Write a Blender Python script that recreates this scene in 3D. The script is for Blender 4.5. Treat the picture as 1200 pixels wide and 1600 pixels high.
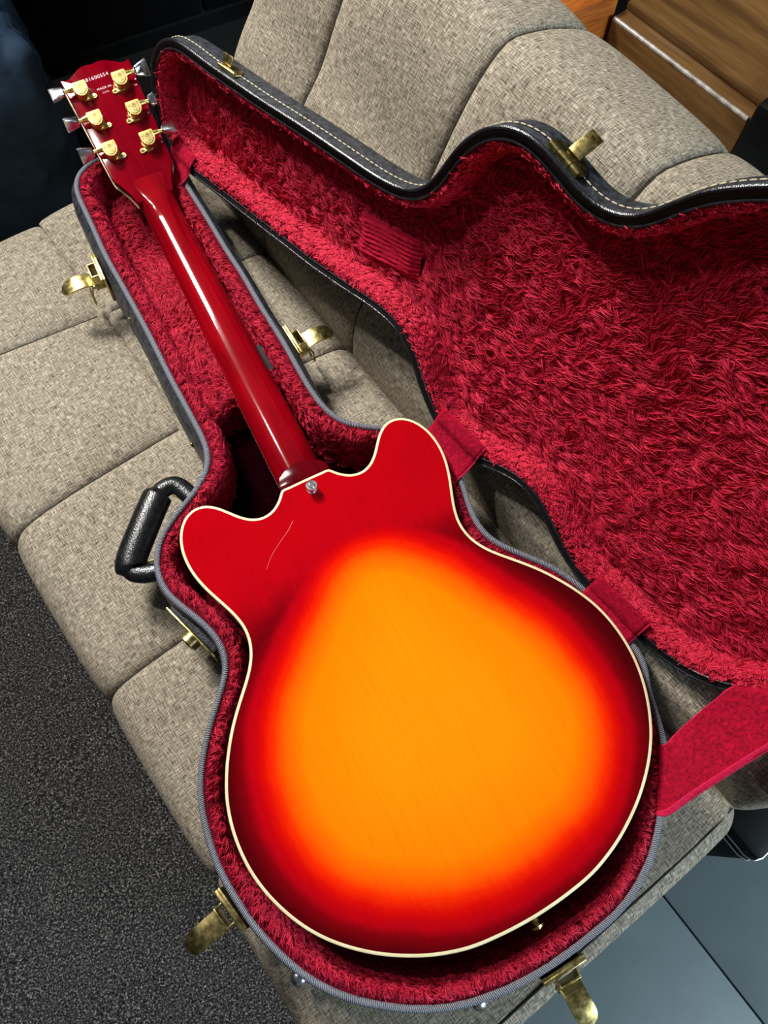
import bpy, bmesh, math
import numpy as np
from mathutils import Vector, Matrix
from mathutils.geometry import delaunay_2d_cdt

rng = np.random.default_rng(7)
SC = bpy.context.scene
COL = SC.collection
for o in list(bpy.data.objects):
    bpy.data.objects.remove(o)

# ------------------------------------------------------------------ camera
GZ = 0.49                      # height of the guitar's back edge above the floor
cam = bpy.data.cameras.new('camera')
cam.sensor_fit = 'VERTICAL'
cam.sensor_height = 32.0
cam.lens = 1220.9446 * 32.0 / 1600.0
cam.clip_start = 0.02
camo = bpy.data.objects.new('camera', cam)
COL.objects.link(camo)
R = np.array([[0.88695323, -0.42235366, 0.1868993],
              [-0.46152778, -0.82583326, 0.32402397],
              [0.01749495, -0.37365332, -0.92740343]])
CP = (-0.09235927, 0.1289461, 0.73921556 + GZ)
camo.matrix_world = Matrix(((R[0, 0], -R[0, 1], -R[0, 2], CP[0]),
                            (R[1, 0], -R[1, 1], -R[1, 2], CP[1]),
                            (R[2, 0], -R[2, 1], -R[2, 2], CP[2]),
                            (0, 0, 0, 1)))
SC.camera = camo

# ------------------------------------------------------------------ world, lights, exposure
W = bpy.data.worlds.new('world')
SC.world = W
W.use_nodes = True
W.node_tree.nodes['Background'].inputs['Color'].default_value = (0.80, 0.88, 1.0, 1)
W.node_tree.nodes['Background'].inputs['Strength'].default_value = 0.048


def area(name, loc, target, sx, sy, power, color):
    l = bpy.data.lights.new(name, 'AREA')
    l.shape = 'RECTANGLE'
    l.size = sx
    l.size_y = sy
    l.energy = power
    l.color = color
    o = bpy.data.objects.new(name, l)
    COL.objects.link(o)
    o.location = loc
    o.rotation_euler = (Vector(target) - Vector(loc)).to_track_quat('-Z', 'Y').to_euler()
    return o


# ceiling strip lamp beyond the headstock, a small ceiling downlight, daylight from the open end of the room
area('ceiling_strip_light', (-0.41, 2.45, 2.46), (-0.41, 2.45, 0.0), 0.58, 0.85, 88, (1.0, 0.97, 0.92))
area('ceiling_downlight', (-0.57, 1.47, 2.46), (-0.57, 1.47, 0.0), 0.11, 0.11, 10, (1.0, 0.97, 0.93))
area('window_daylight', (1.5, -2.4, 1.6), (0.4, 0.1, 0.3), 1.2, 1.4, 58, (0.70, 0.87, 1.0))

SC.view_settings.view_transform = 'Standard'
SC.view_settings.look = 'None'
SC.view_settings.exposure = 0.88
SC.view_settings.gamma = 1.0
SC.view_settings.use_curve_mapping = False


# ------------------------------------------------------------------ helpers
def srgb(r, g, b):
    def f(c):
        c /= 255.0
        return c / 12.92 if c <= 0.04045 else ((c + 0.055) / 1.055) ** 2.4
    return (f(r), f(g), f(b), 1.0)


def new_mat(name, color=(0.5, 0.5, 0.5, 1), rough=0.5, metal=0.0, **kw):
    m = bpy.data.materials.new(name)
    m.use_nodes = True
    b = m.node_tree.nodes['Principled BSDF']
    b.inputs['Base Color'].default_value = color
    b.inputs['Roughness'].default_value = rough
    b.inputs['Metallic'].default_value = metal
    for k, v in kw.items():
        b.inputs[k.replace('_', ' ')].default_value = v
    return m


def N(m, t, **props):
    n = m.node_tree.nodes.new(t)
    for k, v in props.items():
        setattr(n, k, v)
    return n


def LK(m, a, b):
    m.node_tree.links.new(a, b)


def BS(m):
    return m.node_tree.nodes['Principled BSDF']


def ramp(m, fac, stops, interp='LINEAR'):
    r = N(m, 'ShaderNodeValToRGB')
    r.color_ramp.interpolation = interp
    e = r.color_ramp.elements
    while len(e) < len(stops):
        e.new(0.5)
    for i, (p, c) in enumerate(stops):
        e[i].position = p
        e[i].color = c
    LK(m, fac, r.inputs[0])
    return r.outputs[0]


def mapping(m, src, scale, rot=(0, 0, 0)):
    mp = N(m, 'ShaderNodeMapping')
    mp.inputs['Scale'].default_value = scale
    mp.inputs['Rotation'].default_value = rot
    LK(m, src, mp.inputs['Vector'])
    return mp.outputs[0]


def noise(m, vec, scale=1.0, detail=3.0, rough=0.5, dist=0.0):
    n = N(m, 'ShaderNodeTexNoise')
    n.inputs['Scale'].default_value = scale
    n.inputs['Detail'].default_value = detail
    n.inputs['Roughness'].default_value = rough
    n.inputs['Distortion'].default_value = dist
    LK(m, vec, n.inputs['Vector'])
    return n.outputs['Fac']


def math_node(m, op, a, b=None):
    n = N(m, 'ShaderNodeMath', operation=op)
    for i, v in enumerate((a, b)):
        if v is None:
            continue
        if isinstance(v, (int, float)):
            n.inputs[i].default_value = v
        else:
            LK(m, v, n.inputs[i])
    return n.outputs[0]


def bump(m, h, strength=0.3, dist=0.001):
    b = N(m, 'ShaderNodeBump')
    b.inputs['Strength'].default_value = strength
    b.inputs['Distance'].default_value = dist
    LK(m, h, b.inputs['Height'])
    LK(m, b.outputs[0], BS(m).inputs['Normal'])


def objvec(m):
    return N(m, 'ShaderNodeTexCoord').outputs['Object']


def uvvec(m):
    return N(m, 'ShaderNodeTexCoord').outputs['UV']


def mesh_obj(name, verts, faces, mat, parent=None, smooth=True, inv=None, matrix=None, recalc=False, mesh=None):
    if mesh is None:
        mesh = bpy.data.meshes.new(name)
        mesh.from_pydata([tuple(map(float, v)) for v in verts], [], [tuple(map(int, f)) for f in faces])
        if recalc:
            bm = bmesh.new()
            bm.from_mesh(mesh)
            bmesh.ops.recalc_face_normals(bm, faces=bm.faces)
            bm.to_mesh(mesh)
            bm.free()
        mesh.materials.append(mat)
        if smooth:
            mesh.polygons.foreach_set('use_smooth', [True] * len(mesh.polygons))
        mesh.update()
    o = bpy.data.objects.new(name, mesh)
    COL.objects.link(o)
    if parent is not None:
        o.parent = parent
        o.matrix_parent_inverse = ROOTINV.get(parent.name, Matrix.Identity(4))
    if matrix is not None:
        o.matrix_basis = matrix
    return o


ROOTINV = {}


def thing(name, label, cat, loc, group=None):
    e = bpy.data.objects.new(name, None)
    e.empty_display_size = 0.05
    COL.objects.link(e)
    e.location = loc
    ROOTINV[e.name] = Matrix.Translation(Vector(loc)).inverted()
    e['label'] = label
    e['category'] = cat
    if group:
        e['group'] = group
    return e


def smooth_by_angle(o, deg=35):
    me = o.data
    me.polygons.foreach_set('use_smooth', [True] * len(me.polygons))
    bm = bmesh.new()
    bm.from_mesh(me)
    lim = math.radians(deg)
    for e in bm.edges:
        e.smooth = not (len(e.link_faces) == 2 and e.calc_face_angle(0) > lim)
    bm.to_mesh(me)
    bm.free()


class MB:
    """collects primitives into one mesh"""
    def __init__(self):
        self.v = []
        self.f = []

    def add(self, v, f):
        b = len(self.v)
        self.v += [tuple(map(float, p)) for p in v]
        self.f += [tuple(int(i) + b for i in q) for q in f]

    def box(self, x0, x1, y0, y1, z0, z1, bev=0.0, M=None):
        bm = bmesh.new()
        bmesh.ops.create_cube(bm, size=1.0)
        for p in bm.verts:
            p.co = Vector(((x0 + x1) / 2 + p.co.x * (x1 - x0), (y0 + y1) / 2 + p.co.y * (y1 - y0), (z0 + z1) / 2 + p.co.z * (z1 - z0)))
        if bev > 0:
            bmesh.ops.bevel(bm, geom=bm.edges[:], offset=bev, segments=2, profile=0.5, affect='EDGES')
        self.bm(bm, M)

    def bm(self, bm, M=None):
        if M is not None:
            bm.transform(M)
        bm.verts.index_update()
        self.add([p.co for p in bm.verts], [[q.index for q in f.verts] for f in bm.faces])
        bm.free()

    def cyl(self, p0, p1, r0, r1=None, n=16, cap=True):
        p0, p1 = Vector(p0), Vector(p1)
        r1 = r0 if r1 is None else r1
        d = (p1 - p0)
        L = d.length
        bm = bmesh.new()
        bmesh.ops.create_cone(bm, cap_ends=cap, segments=n, radius1=r0, radius2=r1, depth=L)
        M = Matrix.Translation((p0 + p1) / 2) @ d.to_track_quat('Z', 'Y').to_matrix().to_4x4()
        self.bm(bm, M)

    def prism(self, pts, z0, z1, bev=0.0):
        bm = bmesh.new()
        vs = [bm.verts.new((p[0], p[1], z0)) for p in pts]
        f = bm.faces.new(vs)
        r = bmesh.ops.extrude_face_region(bm, geom=[f])
        for g in r['geom']:
            if isinstance(g, bmesh.types.BMVert):
                g.co.z = z1
        bmesh.ops.recalc_face_normals(bm, faces=bm.faces[:])
        if bev > 0:
            es = [e for e in bm.edges if abs(e.verts[0].co.z - e.verts[1].co.z) < 1e-7]
            bmesh.ops.bevel(bm, geom=es, offset=bev, segments=2, profile=0.5, affect='EDGES')
        self.bm(bm)

    def tube(self, path, r, n=10, closed=False, squash=1.0):
        P = [Vector(p) for p in path]
        rs = r if hasattr(r, '__len__') else [r] * len(P)
        rows = []
        up = Vector((0, 0, 1))
        for i, p in enumerate(P):
            a = P[(i - 1) % len(P)] if (closed or i > 0) else p
            b = P[(i + 1) % len(P)] if (closed or i < len(P) - 1) else p
            t = (b - a).normalized()
            u = up if abs(t.dot(up)) < 0.95 else Vector((1, 0, 0))
            x = t.cross(u).normalized()
            y = x.cross(t)
            rows.append([p + x * (math.cos(2 * math.pi * k / n) * rs[i]) + y * (math.sin(2 * math.pi * k / n) * rs[i] * squash) for k in range(n)])
        v = [q for row in rows for q in row]
        f = []
        m = len(P)
        for i in range(m if closed else m - 1):
            for k in range(n):
                j = (i + 1) % m
                f.append((i * n + k, i * n + (k + 1) % n, j * n + (k + 1) % n, j * n + k))
        if not closed:
            f.append(tuple(range(n))[::-1])
            f.append(tuple((m - 1) * n + k for k in range(n)))
        self.add(v, f)

    def build(self, name, mat, parent=None, matrix=None, deg=35):
        o = mesh_obj(name, self.v, self.f, mat, parent, matrix=matrix, recalc=True)
        smooth_by_angle(o, deg)
        return o


def catmull(P, n=8, closed=False):
    P = np.asarray(P, float)
    if closed:
        Q = np.vstack([P[-1], P, P[0], P[1]])
    else:
        Q = np.vstack([2 * P[0] - P[1], P, 2 * P[-1] - P[-2]])
    o = []
    for i in range(1, len(Q) - 2):
        for t in np.arange(n) / n:
            a, b, c, d = Q[i - 1], Q[i], Q[i + 1], Q[i + 2]
            o.append(.5 * (2 * b + (c - a) * t + (2 * a - 5 * b + 4 * c - d) * t * t + (-a + 3 * b - 3 * c + d) * t ** 3))
    if not closed:
        o.append(P[-1])
    return np.array(o)


def resample(P, n, closed=True):
    P = np.asarray(P, float)
    Q = np.vstack([P, P[:1]]) if closed else P
    s = np.r_[0, np.cumsum(np.linalg.norm(np.diff(Q, axis=0), axis=1))]
    t = np.linspace(0, s[-1], n, endpoint=not closed)
    return np.stack([np.interp(t, s, Q[:, k]) for k in range(Q.shape[1])], 1)


def relax(P, it):
    for _ in range(it):
        P = .25 * np.roll(P, 1, 0) + .5 * P + .25 * np.roll(P, -1, 0)
    return P


def area2(P):
    return 0.5 * np.sum(P[:, 0] * np.roll(P[:, 1], -1) - np.roll(P[:, 0], -1) * P[:, 1])


def normals2(P):
    t = np.roll(P, -1, 0) - np.roll(P, 1, 0)
    t /= np.linalg.norm(t, axis=1)[:, None] + 1e-12
    s = 1.0 if area2(P) > 0 else -1.0
    return np.c_[t[:, 1], -t[:, 0]] * s      # outward


def inset(P, dist, it=3):
    """positive = inwards"""
    nr = normals2(relax(P, 2))
    return relax(P - nr * np.asarray(dist).reshape(-1, 1), it)


def poly_dist(Q, P):
    """signed distance to closed polygon, positive inside"""
    A = P
    B = np.roll(P, -1, 0)
    AB = B - A
    out = np.empty(len(Q))
    for c in range(0, len(Q), 2000):
        q = Q[c:c + 2000]
        t = np.clip(((q[:, None] - A) * AB).sum(-1) / ((AB ** 2).sum(-1) + 1e-15), 0, 1)
        d = np.linalg.norm(q[:, None] - (A + t[..., None] * AB), axis=-1).min(1)
        y = q[:, 1][:, None]
        cond = (A[:, 1] > y) != (B[:, 1] > y)
        xi = A[:, 0] + (y - A[:, 1]) * AB[:, 0] / np.where(np.abs(AB[:, 1]) < 1e-12, 1e-12, AB[:, 1])
        ins = (np.sum(cond & (q[:, 0][:, None] < xi), 1) % 2) == 1
        out[c:c + 2000] = np.where(ins, d, -d)
    return out


def fill(P, step):
    """triangulated interior of polygon P with an inner point grid; returns verts2, tris (outline verts first)"""
    lo, hi = P.min(0), P.max(0)
    g = np.stack(np.meshgrid(np.arange(lo[0], hi[0], step), np.arange(lo[1], hi[1], step * 0.87)), -1)
    g[1::2, :, 0] += step / 2
    g = g.reshape(-1, 2)
    g = g[poly_dist(g, P) > step * 0.55]
    V = np.vstack([P, g])
    n = len(P)
    r = delaunay_2d_cdt([Vector(p) for p in V], [(i, (i + 1) % n) for i in range(n)], [list(range(n))], 1, 1e-7)
    V2 = np.array([tuple(p) for p in r[0]])
    return V2, [tuple(f) for f in r[2]]


def rings_faces(nr, n, base=0):
    f = []
    for i in range(nr - 1):
        for k in range(n):
            a, b = base + i * n + k, base + i * n + (k + 1) % n
            f.append((a, b, b + n, a + n))
    return f


def smoothstep(x, a, b):
    t = np.clip((np.asarray(x, float) - a) / (b - a), 0, 1)
    return t * t * (3 - 2 * t)


def set_attr(me, name, vals):
    a = me.attributes.new(name, 'FLOAT', 'POINT')
    a.data.foreach_set('value', np.asarray(vals, np.float32))


def wavy(P, seed, freq):
    """smooth pseudo noise in [-1,1] of points"""
    r = np.random.default_rng(seed)
    out = np.zeros(len(P))
    for k in range(6):
        v = r.normal(size=P.shape[1]) * freq * (0.6 + 0.35 * k)
        out += np.sin(P @ v + r.uniform(0, 6.28)) / (1 + 0.35 * k)
    return out / 2.6


# ------------------------------------------------------------------ materials
def mat_linen():
    m = new_mat('linen_upholstery', rough=0.9)
    uv = uvvec(m)
    a = noise(m, mapping(m, uv, (1000, 95, 1)), 1, 2, 0.6)
    b = noise(m, mapping(m, uv, (95, 1000, 1)), 1, 2, 0.6)
    c = noise(m, mapping(m, uv, (1500, 1500, 1)), 1, 2, 0.5)
    big = noise(m, mapping(m, uv, (9, 9, 1)), 1, 3, 0.5)
    s = math_node(m, 'ADD', a, b)
    s = math_node(m, 'ADD', s, math_node(m, 'MULTIPLY', c, 0.75))
    s = math_node(m, 'ADD', s, math_node(m, 'MULTIPLY', big, 0.18))
    f = math_node(m, 'MULTIPLY', s, 0.341)
    col = ramp(m, f, [(0.38, srgb(52, 47, 40)), (0.47, srgb(122, 113, 98)), (0.53, srgb(164, 153, 135)), (0.62, srgb(218, 207, 187))])
    LK(m, col, BS(m).inputs['Base Color'])
    BS(m).inputs['Specular IOR Level'].default_value = 0.15
    bump(m, f, 0.5, 0.0012)
    return m


def mat_vinyl(name, c1, c2, scale=700, rough=0.42, st=0.35):
    m = new_mat(name, rough=rough)
    v = objvec(m)
    vor = N(m, 'ShaderNodeTexVoronoi')
    vor.inputs['Scale'].default_value = scale
    LK(m, v, vor.inputs['Vector'])
    nz = noise(m, v, 160, 3)
    col = ramp(m, nz, [(0.35, c1), (0.7, c2)])
    LK(m, col, BS(m).inputs['Base Color'])
    bump(m, vor.outputs['Distance'], st, 0.0006)
    return m


def mat_binding():
    """woven edge band with slanted ribs, ribs follow the 'arc' length"""
    m = new_mat('woven_edge_band', rough=0.6)
    at = N(m, 'ShaderNodeAttribute', attribute_name='arc')
    ac = N(m, 'ShaderNodeAttribute', attribute_name='cross')
    ph = math_node(m, 'ADD', math_node(m, 'MULTIPLY', at.outputs['Fac'], 3700.0), math_node(m, 'MULTIPLY', ac.outputs['Fac'], 9.0))
    nz = noise(m, objvec(m), 420, 3)
    ph = math_node(m, 'ADD', ph, math_node(m, 'MULTIPLY', nz, 5.0))
    s = math_node(m, 'MULTIPLY', math_node(m, 'ADD', math_node(m, 'SINE', ph), 1.0), 0.5)
    col = ramp(m, s, [(0.1, srgb(46, 48, 54)), (0.8, srgb(150, 153, 164))])
    LK(m, col, BS(m).inputs['Base Color'])
    bump(m, s, 0.6, 0.001)
    return m


def mat_pile():
    m = new_mat('crimson_plush_pile', rough=0.55)
    ci = N(m, 'ShaderNodeHairInfo')
    col = ramp(m, ci.outputs['Random'], [(0.0, srgb(146, 8, 36)), (0.5, srgb(202, 20, 56)), (1.0, srgb(238, 56, 90))])
    LK(m, col, BS(m).inputs['Base Color'])
    BS(m).inputs['Specular IOR Level'].default_value = 0.25
    BS(m).inputs['Sheen Weight'].default_value = 0.15
    BS(m).inputs['Sheen Tint'].default_value = srgb(255, 120, 140)
    return m


def mat_velour(name='crimson_velour', a=(112, 4, 28), b=(192, 16, 52), scale=260):
    m = new_mat(name, rough=0.85)
    nz = noise(m, objvec(m), scale, 5, 0.65, 0.6)
    col = ramp(m, nz, [(0.3, srgb(*a)), (0.7, srgb(*b))])
    LK(m, col, BS(m).inputs['Base Color'])
    BS(m).inputs['Sheen Weight'].default_value = 0.08
    BS(m).inputs['Specular IOR Level'].default_value = 0.1
    BS(m).inputs['Sheen Tint'].default_value = srgb(255, 90, 120)
    bump(m, nz, 0.6, 0.002)
    return m


def mat_body():
    m = new_mat('sunburst_lacquer', rough=0.3, Coat_Weight=0.45, Coat_Roughness=0.03, Specular_IOR_Level=0.0)
    at = N(m, 'ShaderNodeAttribute', attribute_name='burst')
    v = objvec(m)
    blot = noise(m, mapping(m, v, (26, 26, 26)), 1, 4, 0.55)
    fine = noise(m, mapping(m, v, (420, 60, 60)), 1, 4, 0.6, 0.4)
    x = math_node(m, 'ADD', at.outputs['Fac'], math_node(m, 'MULTIPLY', math_node(m, 'SUBTRACT', blot, 0.5), 0.022))
    x = math_node(m, 'ADD', x, math_node(m, 'MULTIPLY', math_node(m, 'SUBTRACT', fine, 0.5), 0.016))
    col = ramp(m, x, [(0.28, srgb(60, 0, 4)), (0.362, srgb(78, 0, 5)), (0.40, srgb(120, 0, 8)), (0.424, srgb(172, 1, 14)), (0.445, srgb(184, 2, 8)), (0.468, srgb(208, 10, 3)), (0.497, srgb(236, 40, 0)),
                      (0.535, srgb(242, 90, 0)), (0.60, srgb(246, 124, 0)), (0.8, srgb(246, 138, 5))])
    g = noise(m, mapping(m, v, (300, 14, 60)), 1, 4, 0.6, 0.8)
    gc = ramp(m, g, [(0.3, (0.86, 0.80, 0.78, 1)), (0.55, (1, 1, 1, 1)), (0.75, (1, 1, 1, 1))])
    mx = N(m, 'ShaderNodeMix', data_type='RGBA', blend_type='MULTIPLY')
    mx.inputs[0].default_value = 0.5
    LK(m, col, mx.inputs[6])
    LK(m, gc, mx.inputs[7])
    LK(m, mx.outputs[2], BS(m).inputs['Base Color'])
    return m


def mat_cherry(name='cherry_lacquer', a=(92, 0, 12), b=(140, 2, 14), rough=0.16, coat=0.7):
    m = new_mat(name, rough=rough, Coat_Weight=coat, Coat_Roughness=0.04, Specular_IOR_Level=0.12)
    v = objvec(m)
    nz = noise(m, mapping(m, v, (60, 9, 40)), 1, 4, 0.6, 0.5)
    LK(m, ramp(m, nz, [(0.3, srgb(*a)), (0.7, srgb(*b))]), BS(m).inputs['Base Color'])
    return m


def mat_metal(name, c1, c2, rough=0.25, sc=220):
    m = new_mat(name, rough=rough, metal=1.0)
    nz = noise(m, objvec(m), sc, 4, 0.6)
    LK(m, ramp(m, nz, [(0.35, c1), (0.65, c2)]), BS(m).inputs['Base Color'])
    r = math_node(m, 'MULTIPLY_ADD', nz, 0.25)
    r.node.inputs[2].default_value = max(rough - 0.1, 0.03)
    LK(m, r, BS(m).inputs['Roughness'])
    return m


def mat_wood(name, a, b, c, rough=0.35, axis=(3, 40, 40), rot=(0, 0, 0)):
    m = new_mat(name, rough=rough)
    v = mapping(m, objvec(m), axis, rot)
    n1 = noise(m, v, 1, 5, 0.6, 1.2)
    n2 = noise(m, mapping(m, objvec(m), tuple(k * 6 for k in axis), rot), 1, 3, 0.6)
    x = math_node(m, 'ADD', math_node(m, 'MULTIPLY', n1, 0.75), math_node(m, 'MULTIPLY', n2, 0.25))
    LK(m, ramp(m, x, [(0.39, a), (0.5, b), (0.62, c)]), BS(m).inputs['Base Color'])
    bump(m, n2, 0.08, 0.001)
    return m


def mat_carpet():
    m = new_mat('charcoal_carpet', rough=0.95)
    v = objvec(m)
    n1 = noise(m, v, 330, 3, 0.7)
    n2 = noise(m, v, 640, 2, 0.6)
    vor = N(m, 'ShaderNodeTexVoronoi')
    vor.inputs['Scale'].default_value = 150
    LK(m, v, vor.inputs['Vector'])
    fleck = ramp(m, vor.outputs['Color'], [(0.93, (0, 0, 0, 1)), (0.97, (1, 1, 1, 1))])
    small = ramp(m, vor.outputs['Distance'], [(0.10, (1, 1, 1, 1)), (0.22, (0, 0, 0, 1))])
    x = math_node(m, 'ADD', math_node(m, 'MULTIPLY', n1, 0.65), math_node(m, 'MULTIPLY', n2, 0.35))
    col = ramp(m, x, [(0.42, srgb(15, 15, 16)), (0.53, srgb(56, 55, 55)), (0.63, srgb(140, 137, 132))])
    mx = N(m, 'ShaderNodeMix', data_type='RGBA', blend_type='MIX')
    LK(m, math_node(m, 'MULTIPLY', fleck, small), mx.inputs[0])
    LK(m, col, mx.inputs[6])
    mx.inputs[7].default_value = srgb(190, 186, 176)
    LK(m, mx.outputs[2], BS(m).inputs['Base Color'])
    BS(m).inputs['Specular IOR Level'].default_value = 0.1
    bump(m, x, 1.0, 0.004)
    return m


def mat_simple_noise(name, a, b, sc=40, rough=0.5, bs=0.1, **kw):
    m = new_mat(name, rough=rough, **kw)
    nz = noise(m, objvec(m), sc, 4, 0.6)
    LK(m, ramp(m, nz, [(0.3, a), (0.7, b)]), BS(m).inputs['Base Color'])
    if bs:
        bump(m, nz, bs, 0.002)
    return m


M_LINEN = mat_linen()
M_SEAM = mat_simple_noise('seam_thread', srgb(30, 27, 24), srgb(52, 47, 41), 900, 0.9)
M_BLACK = mat_vinyl('black_leathercloth', srgb(28, 30, 35), srgb(66, 69, 77), 520, 0.5, 0.7)
M_LIP = mat_simple_noise('black_lip_vinyl', srgb(8, 8, 10), srgb(18, 18, 21), 90, 0.75, Specular_IOR_Level=0.2)
M_BEAD = mat_vinyl('edge_bead_vinyl', srgb(24, 25, 29), srgb(40, 42, 48), 900, 0.25, 0.25)
M_BAND = mat_binding()
M_PILE = mat_pile()
M_BACKING = mat_velour('plush_backing', (70, 2, 18), (120, 8, 32), 300)
M_VEL = mat_velour()
M_PRESS = mat_velour('pressed_plush', (150, 10, 40), (206, 30, 66), 420)
M_HEM = mat_velour('velour_hem', (190, 22, 62), (222, 40, 86), 300)
M_BODY = mat_body()
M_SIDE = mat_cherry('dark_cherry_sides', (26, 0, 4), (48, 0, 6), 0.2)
M_NECK = mat_cherry('cherry_neck', (112, 0, 12), (150, 2, 16), 0.14)
M_HEAD = mat_cherry('cherry_headstock', (104, 0, 16), (138, 3, 22), 0.1, 0.22)
M_HEEL = mat_cherry('dark_cherry_heel', (70, 2, 10), (96, 4, 14), 0.12, 0.0)
M_CREAM = mat_simple_noise('cream_binding', srgb(226, 210, 160), srgb(242, 230, 188), 120, 0.4, 0)
M_EBONY = mat_wood('rosewood_fretboard', srgb(24, 14, 10), srgb(40, 24, 16), srgb(58, 36, 24), 0.5)
M_GOLD = mat_metal('satin_gold', srgb(222, 190, 104), srgb(250, 226, 150), 0.3)
M_BRASS = mat_metal('worn_brass', srgb(150, 132, 78), srgb(214, 196, 132), 0.3, 160)
M_CHROME = mat_metal('chrome', srgb(196, 198, 204), srgb(236, 238, 242), 0.2, 60)
M_INK = new_mat('stamped_white', srgb(232, 214, 220), 0.5)
M_STITCH = mat_simple_noise('cream_thread', srgb(196, 184, 150), srgb(226, 216, 186), 800, 0.8)
M_LEATHER = mat_vinyl('handle_leather', srgb(10, 10, 12), srgb(26, 27, 30), 500, 0.28, 0.3)
M_WALNUT = mat_wood('walnut_veneer', srgb(90, 61, 31), srgb(112, 79, 42), srgb(132, 96, 55), 0.35, (20, 1.8, 20), (0, 0, 0.16))
M_ORANGEWOOD = mat_wood('orange_wood', srgb(150, 76, 24), srgb(192, 104, 38), srgb(210, 124, 52), 0.4, (4, 30, 30))
M_CARPET = mat_carpet()
M_TILE = mat_simple_noise('grey_blue_floor_tile', srgb(98, 111, 113), srgb(112, 126, 128), 6, 0.5, 0.02)
M_GAP = new_mat('tile_gap_black', srgb(10, 11, 12), 0.9)
M_FELTBLACK = mat_simple_noise('matte_black_cloth', srgb(5, 5, 6), srgb(11, 11, 13), 60, 0.7, 0.1)
M_BLACKPANEL = mat_simple_noise('black_lacquer_panel', srgb(5, 5, 6), srgb(12, 12, 13), 20, 0.35, 0.03)
M_NAVY = mat_simple_noise('navy_nylon', srgb(26, 47, 70), srgb(46, 74, 100), 18, 0.7, 0.2)
M_WALL = mat_simple_noise('dark_wall_paint', srgb(16, 16, 18), srgb(24, 24, 26), 8, 0.9, 0.05)
M_PITSHADE = mat_simple_noise('pit_shade_dark', srgb(12, 0, 3), srgb(24, 2, 7), 300, 1.0, 0.3, Specular_IOR_Level=0.0)  # near-black wine tone for the shade painted into the deep compartment
M_DEEPBLACK = mat_simple_noise('deep_black_cover', srgb(7, 8, 9), srgb(14, 15, 17), 80, 0.6, 0.1, Specular_IOR_Level=0.2)
M_WEBBING = mat_simple_noise('black_webbing', srgb(8, 10, 13), srgb(30, 33, 38), 900, 0.7, 0.5)
M_SCRATCH = new_mat('scratch', srgb(226, 130, 120), 0.5)

# ------------------------------------------------------------------ sofa frame of reference
SA = math.radians(-81)
SD = np.array([math.cos(SA), math.sin(SA), 0.0])      # along the sofa
SN = np.array([-SD[1], SD[0], 0.0])                   # from front to back


def sofa(s, n, z):
    s, n, z = np.broadcast_arrays(np.asarray(s, float), np.asarray(n, float), np.asarray(z, float))
    return s[..., None] * SD + n[..., None] * SN + z[..., None] * np.array([0, 0, 1.0])


SOFA_ROT = math.atan2(SN[1], SN[0])


def sbox(mb, s0, s1, n0, n1, z0, z1, bev=0.0):
    # box aligned with the sofa axes: local x = n, local y = -s
    M = Matrix.Rotation(SOFA_ROT, 4, 'Z')
    mb.box(n0, n1, -s1, -s0, z0, z1, bev, M)


# ------------------------------------------------------------------ floor and room shell
mb = MB()
mb.box(-2.6, 3.0, -2.2, 3.0, -0.06, -0.012)
fl = mb.build('floor', M_GAP)
fl['kind'] = 'structure'
TW = 0.46
tile_mesh = None
for i in range(-1, 4):
    for j in range(-1, 4):
        n0, s0 = 0.212 + (i - 1) * TW, -0.02 + (j - 1) * TW + (0.12 if i % 2 else 0)
        if tile_mesh is None:
            t = MB()
            t.box(0.0012, TW - 0.0012, -TW + 0.0012, -0.0012, -0.012, 0.0, 0.0012)
            o = t.build('tile', M_TILE, fl)
            tile_mesh = o.data
        else:
            o = mesh_obj('tile', None, None, None, fl, mesh=tile_mesh)
        p = sofa(s0, n0, 0.0)
        o.matrix_basis = Matrix.Translation(Vector(p)) @ Matrix.Rotation(SOFA_ROT, 4, 'Z')

mb = MB()
mb.box(-2.6, 3.0, 3.0, 3.08, -0.06, 2.7)
w = mb.build('wall_back', M_WALL)
w['kind'] = 'structure'
mb = MB()
mb.box(3.0, 3.08, -2.2, 3.08, -0.06, 2.7)
w = mb.build('wall_right', M_WALL)
w['kind'] = 'structure'
mb = MB()
mb.box(-2.68, -2.6, -2.2, 3.08, -0.06, 2.7)
w = mb.build('wall_left', M_WALL)
w['kind'] = 'structure'

# carpet with a gently uneven surface
gs, gn = np.meshgrid(np.linspace(-2.6, 1.4, 161), np.linspace(-1.9, -0.06, 75), indexing='ij')
P = sofa(gs, gn, 0.0).reshape(-1, 3)
P[:, 2] = 0.006 + 0.0012 * wavy(P[:, :2], 3, 22)
nn_ = 75
F = [(i * nn_ + k, (i + 1) * nn_ + k, (i + 1) * nn_ + k + 1, i * nn_ + k + 1) for i in range(160) for k in range(nn_ - 1)]
top = len(P)
Pb = P.copy()
Pb[:, 2] = 0.0005
edge = [i * nn_ for i in range(161)] + [160 * nn_ + k for k in range(1, nn_)] + [i * nn_ + nn_ - 1 for i in range(159, -1, -1)] + [k for k in range(nn_ - 2, 0, -1)]
V = np.vstack([P, Pb[edge]])
F += [(edge[i], edge[(i + 1) % len(edge)], top + (i + 1) % len(edge), top + i) for i in range(len(edge))]
o = mesh_obj('carpet', V, F, M_CARPET, recalc=True)
o['label'] = 'dark charcoal flecked carpet on the floor along the front of the sofa'
o['category'] = 'carpet'

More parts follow.
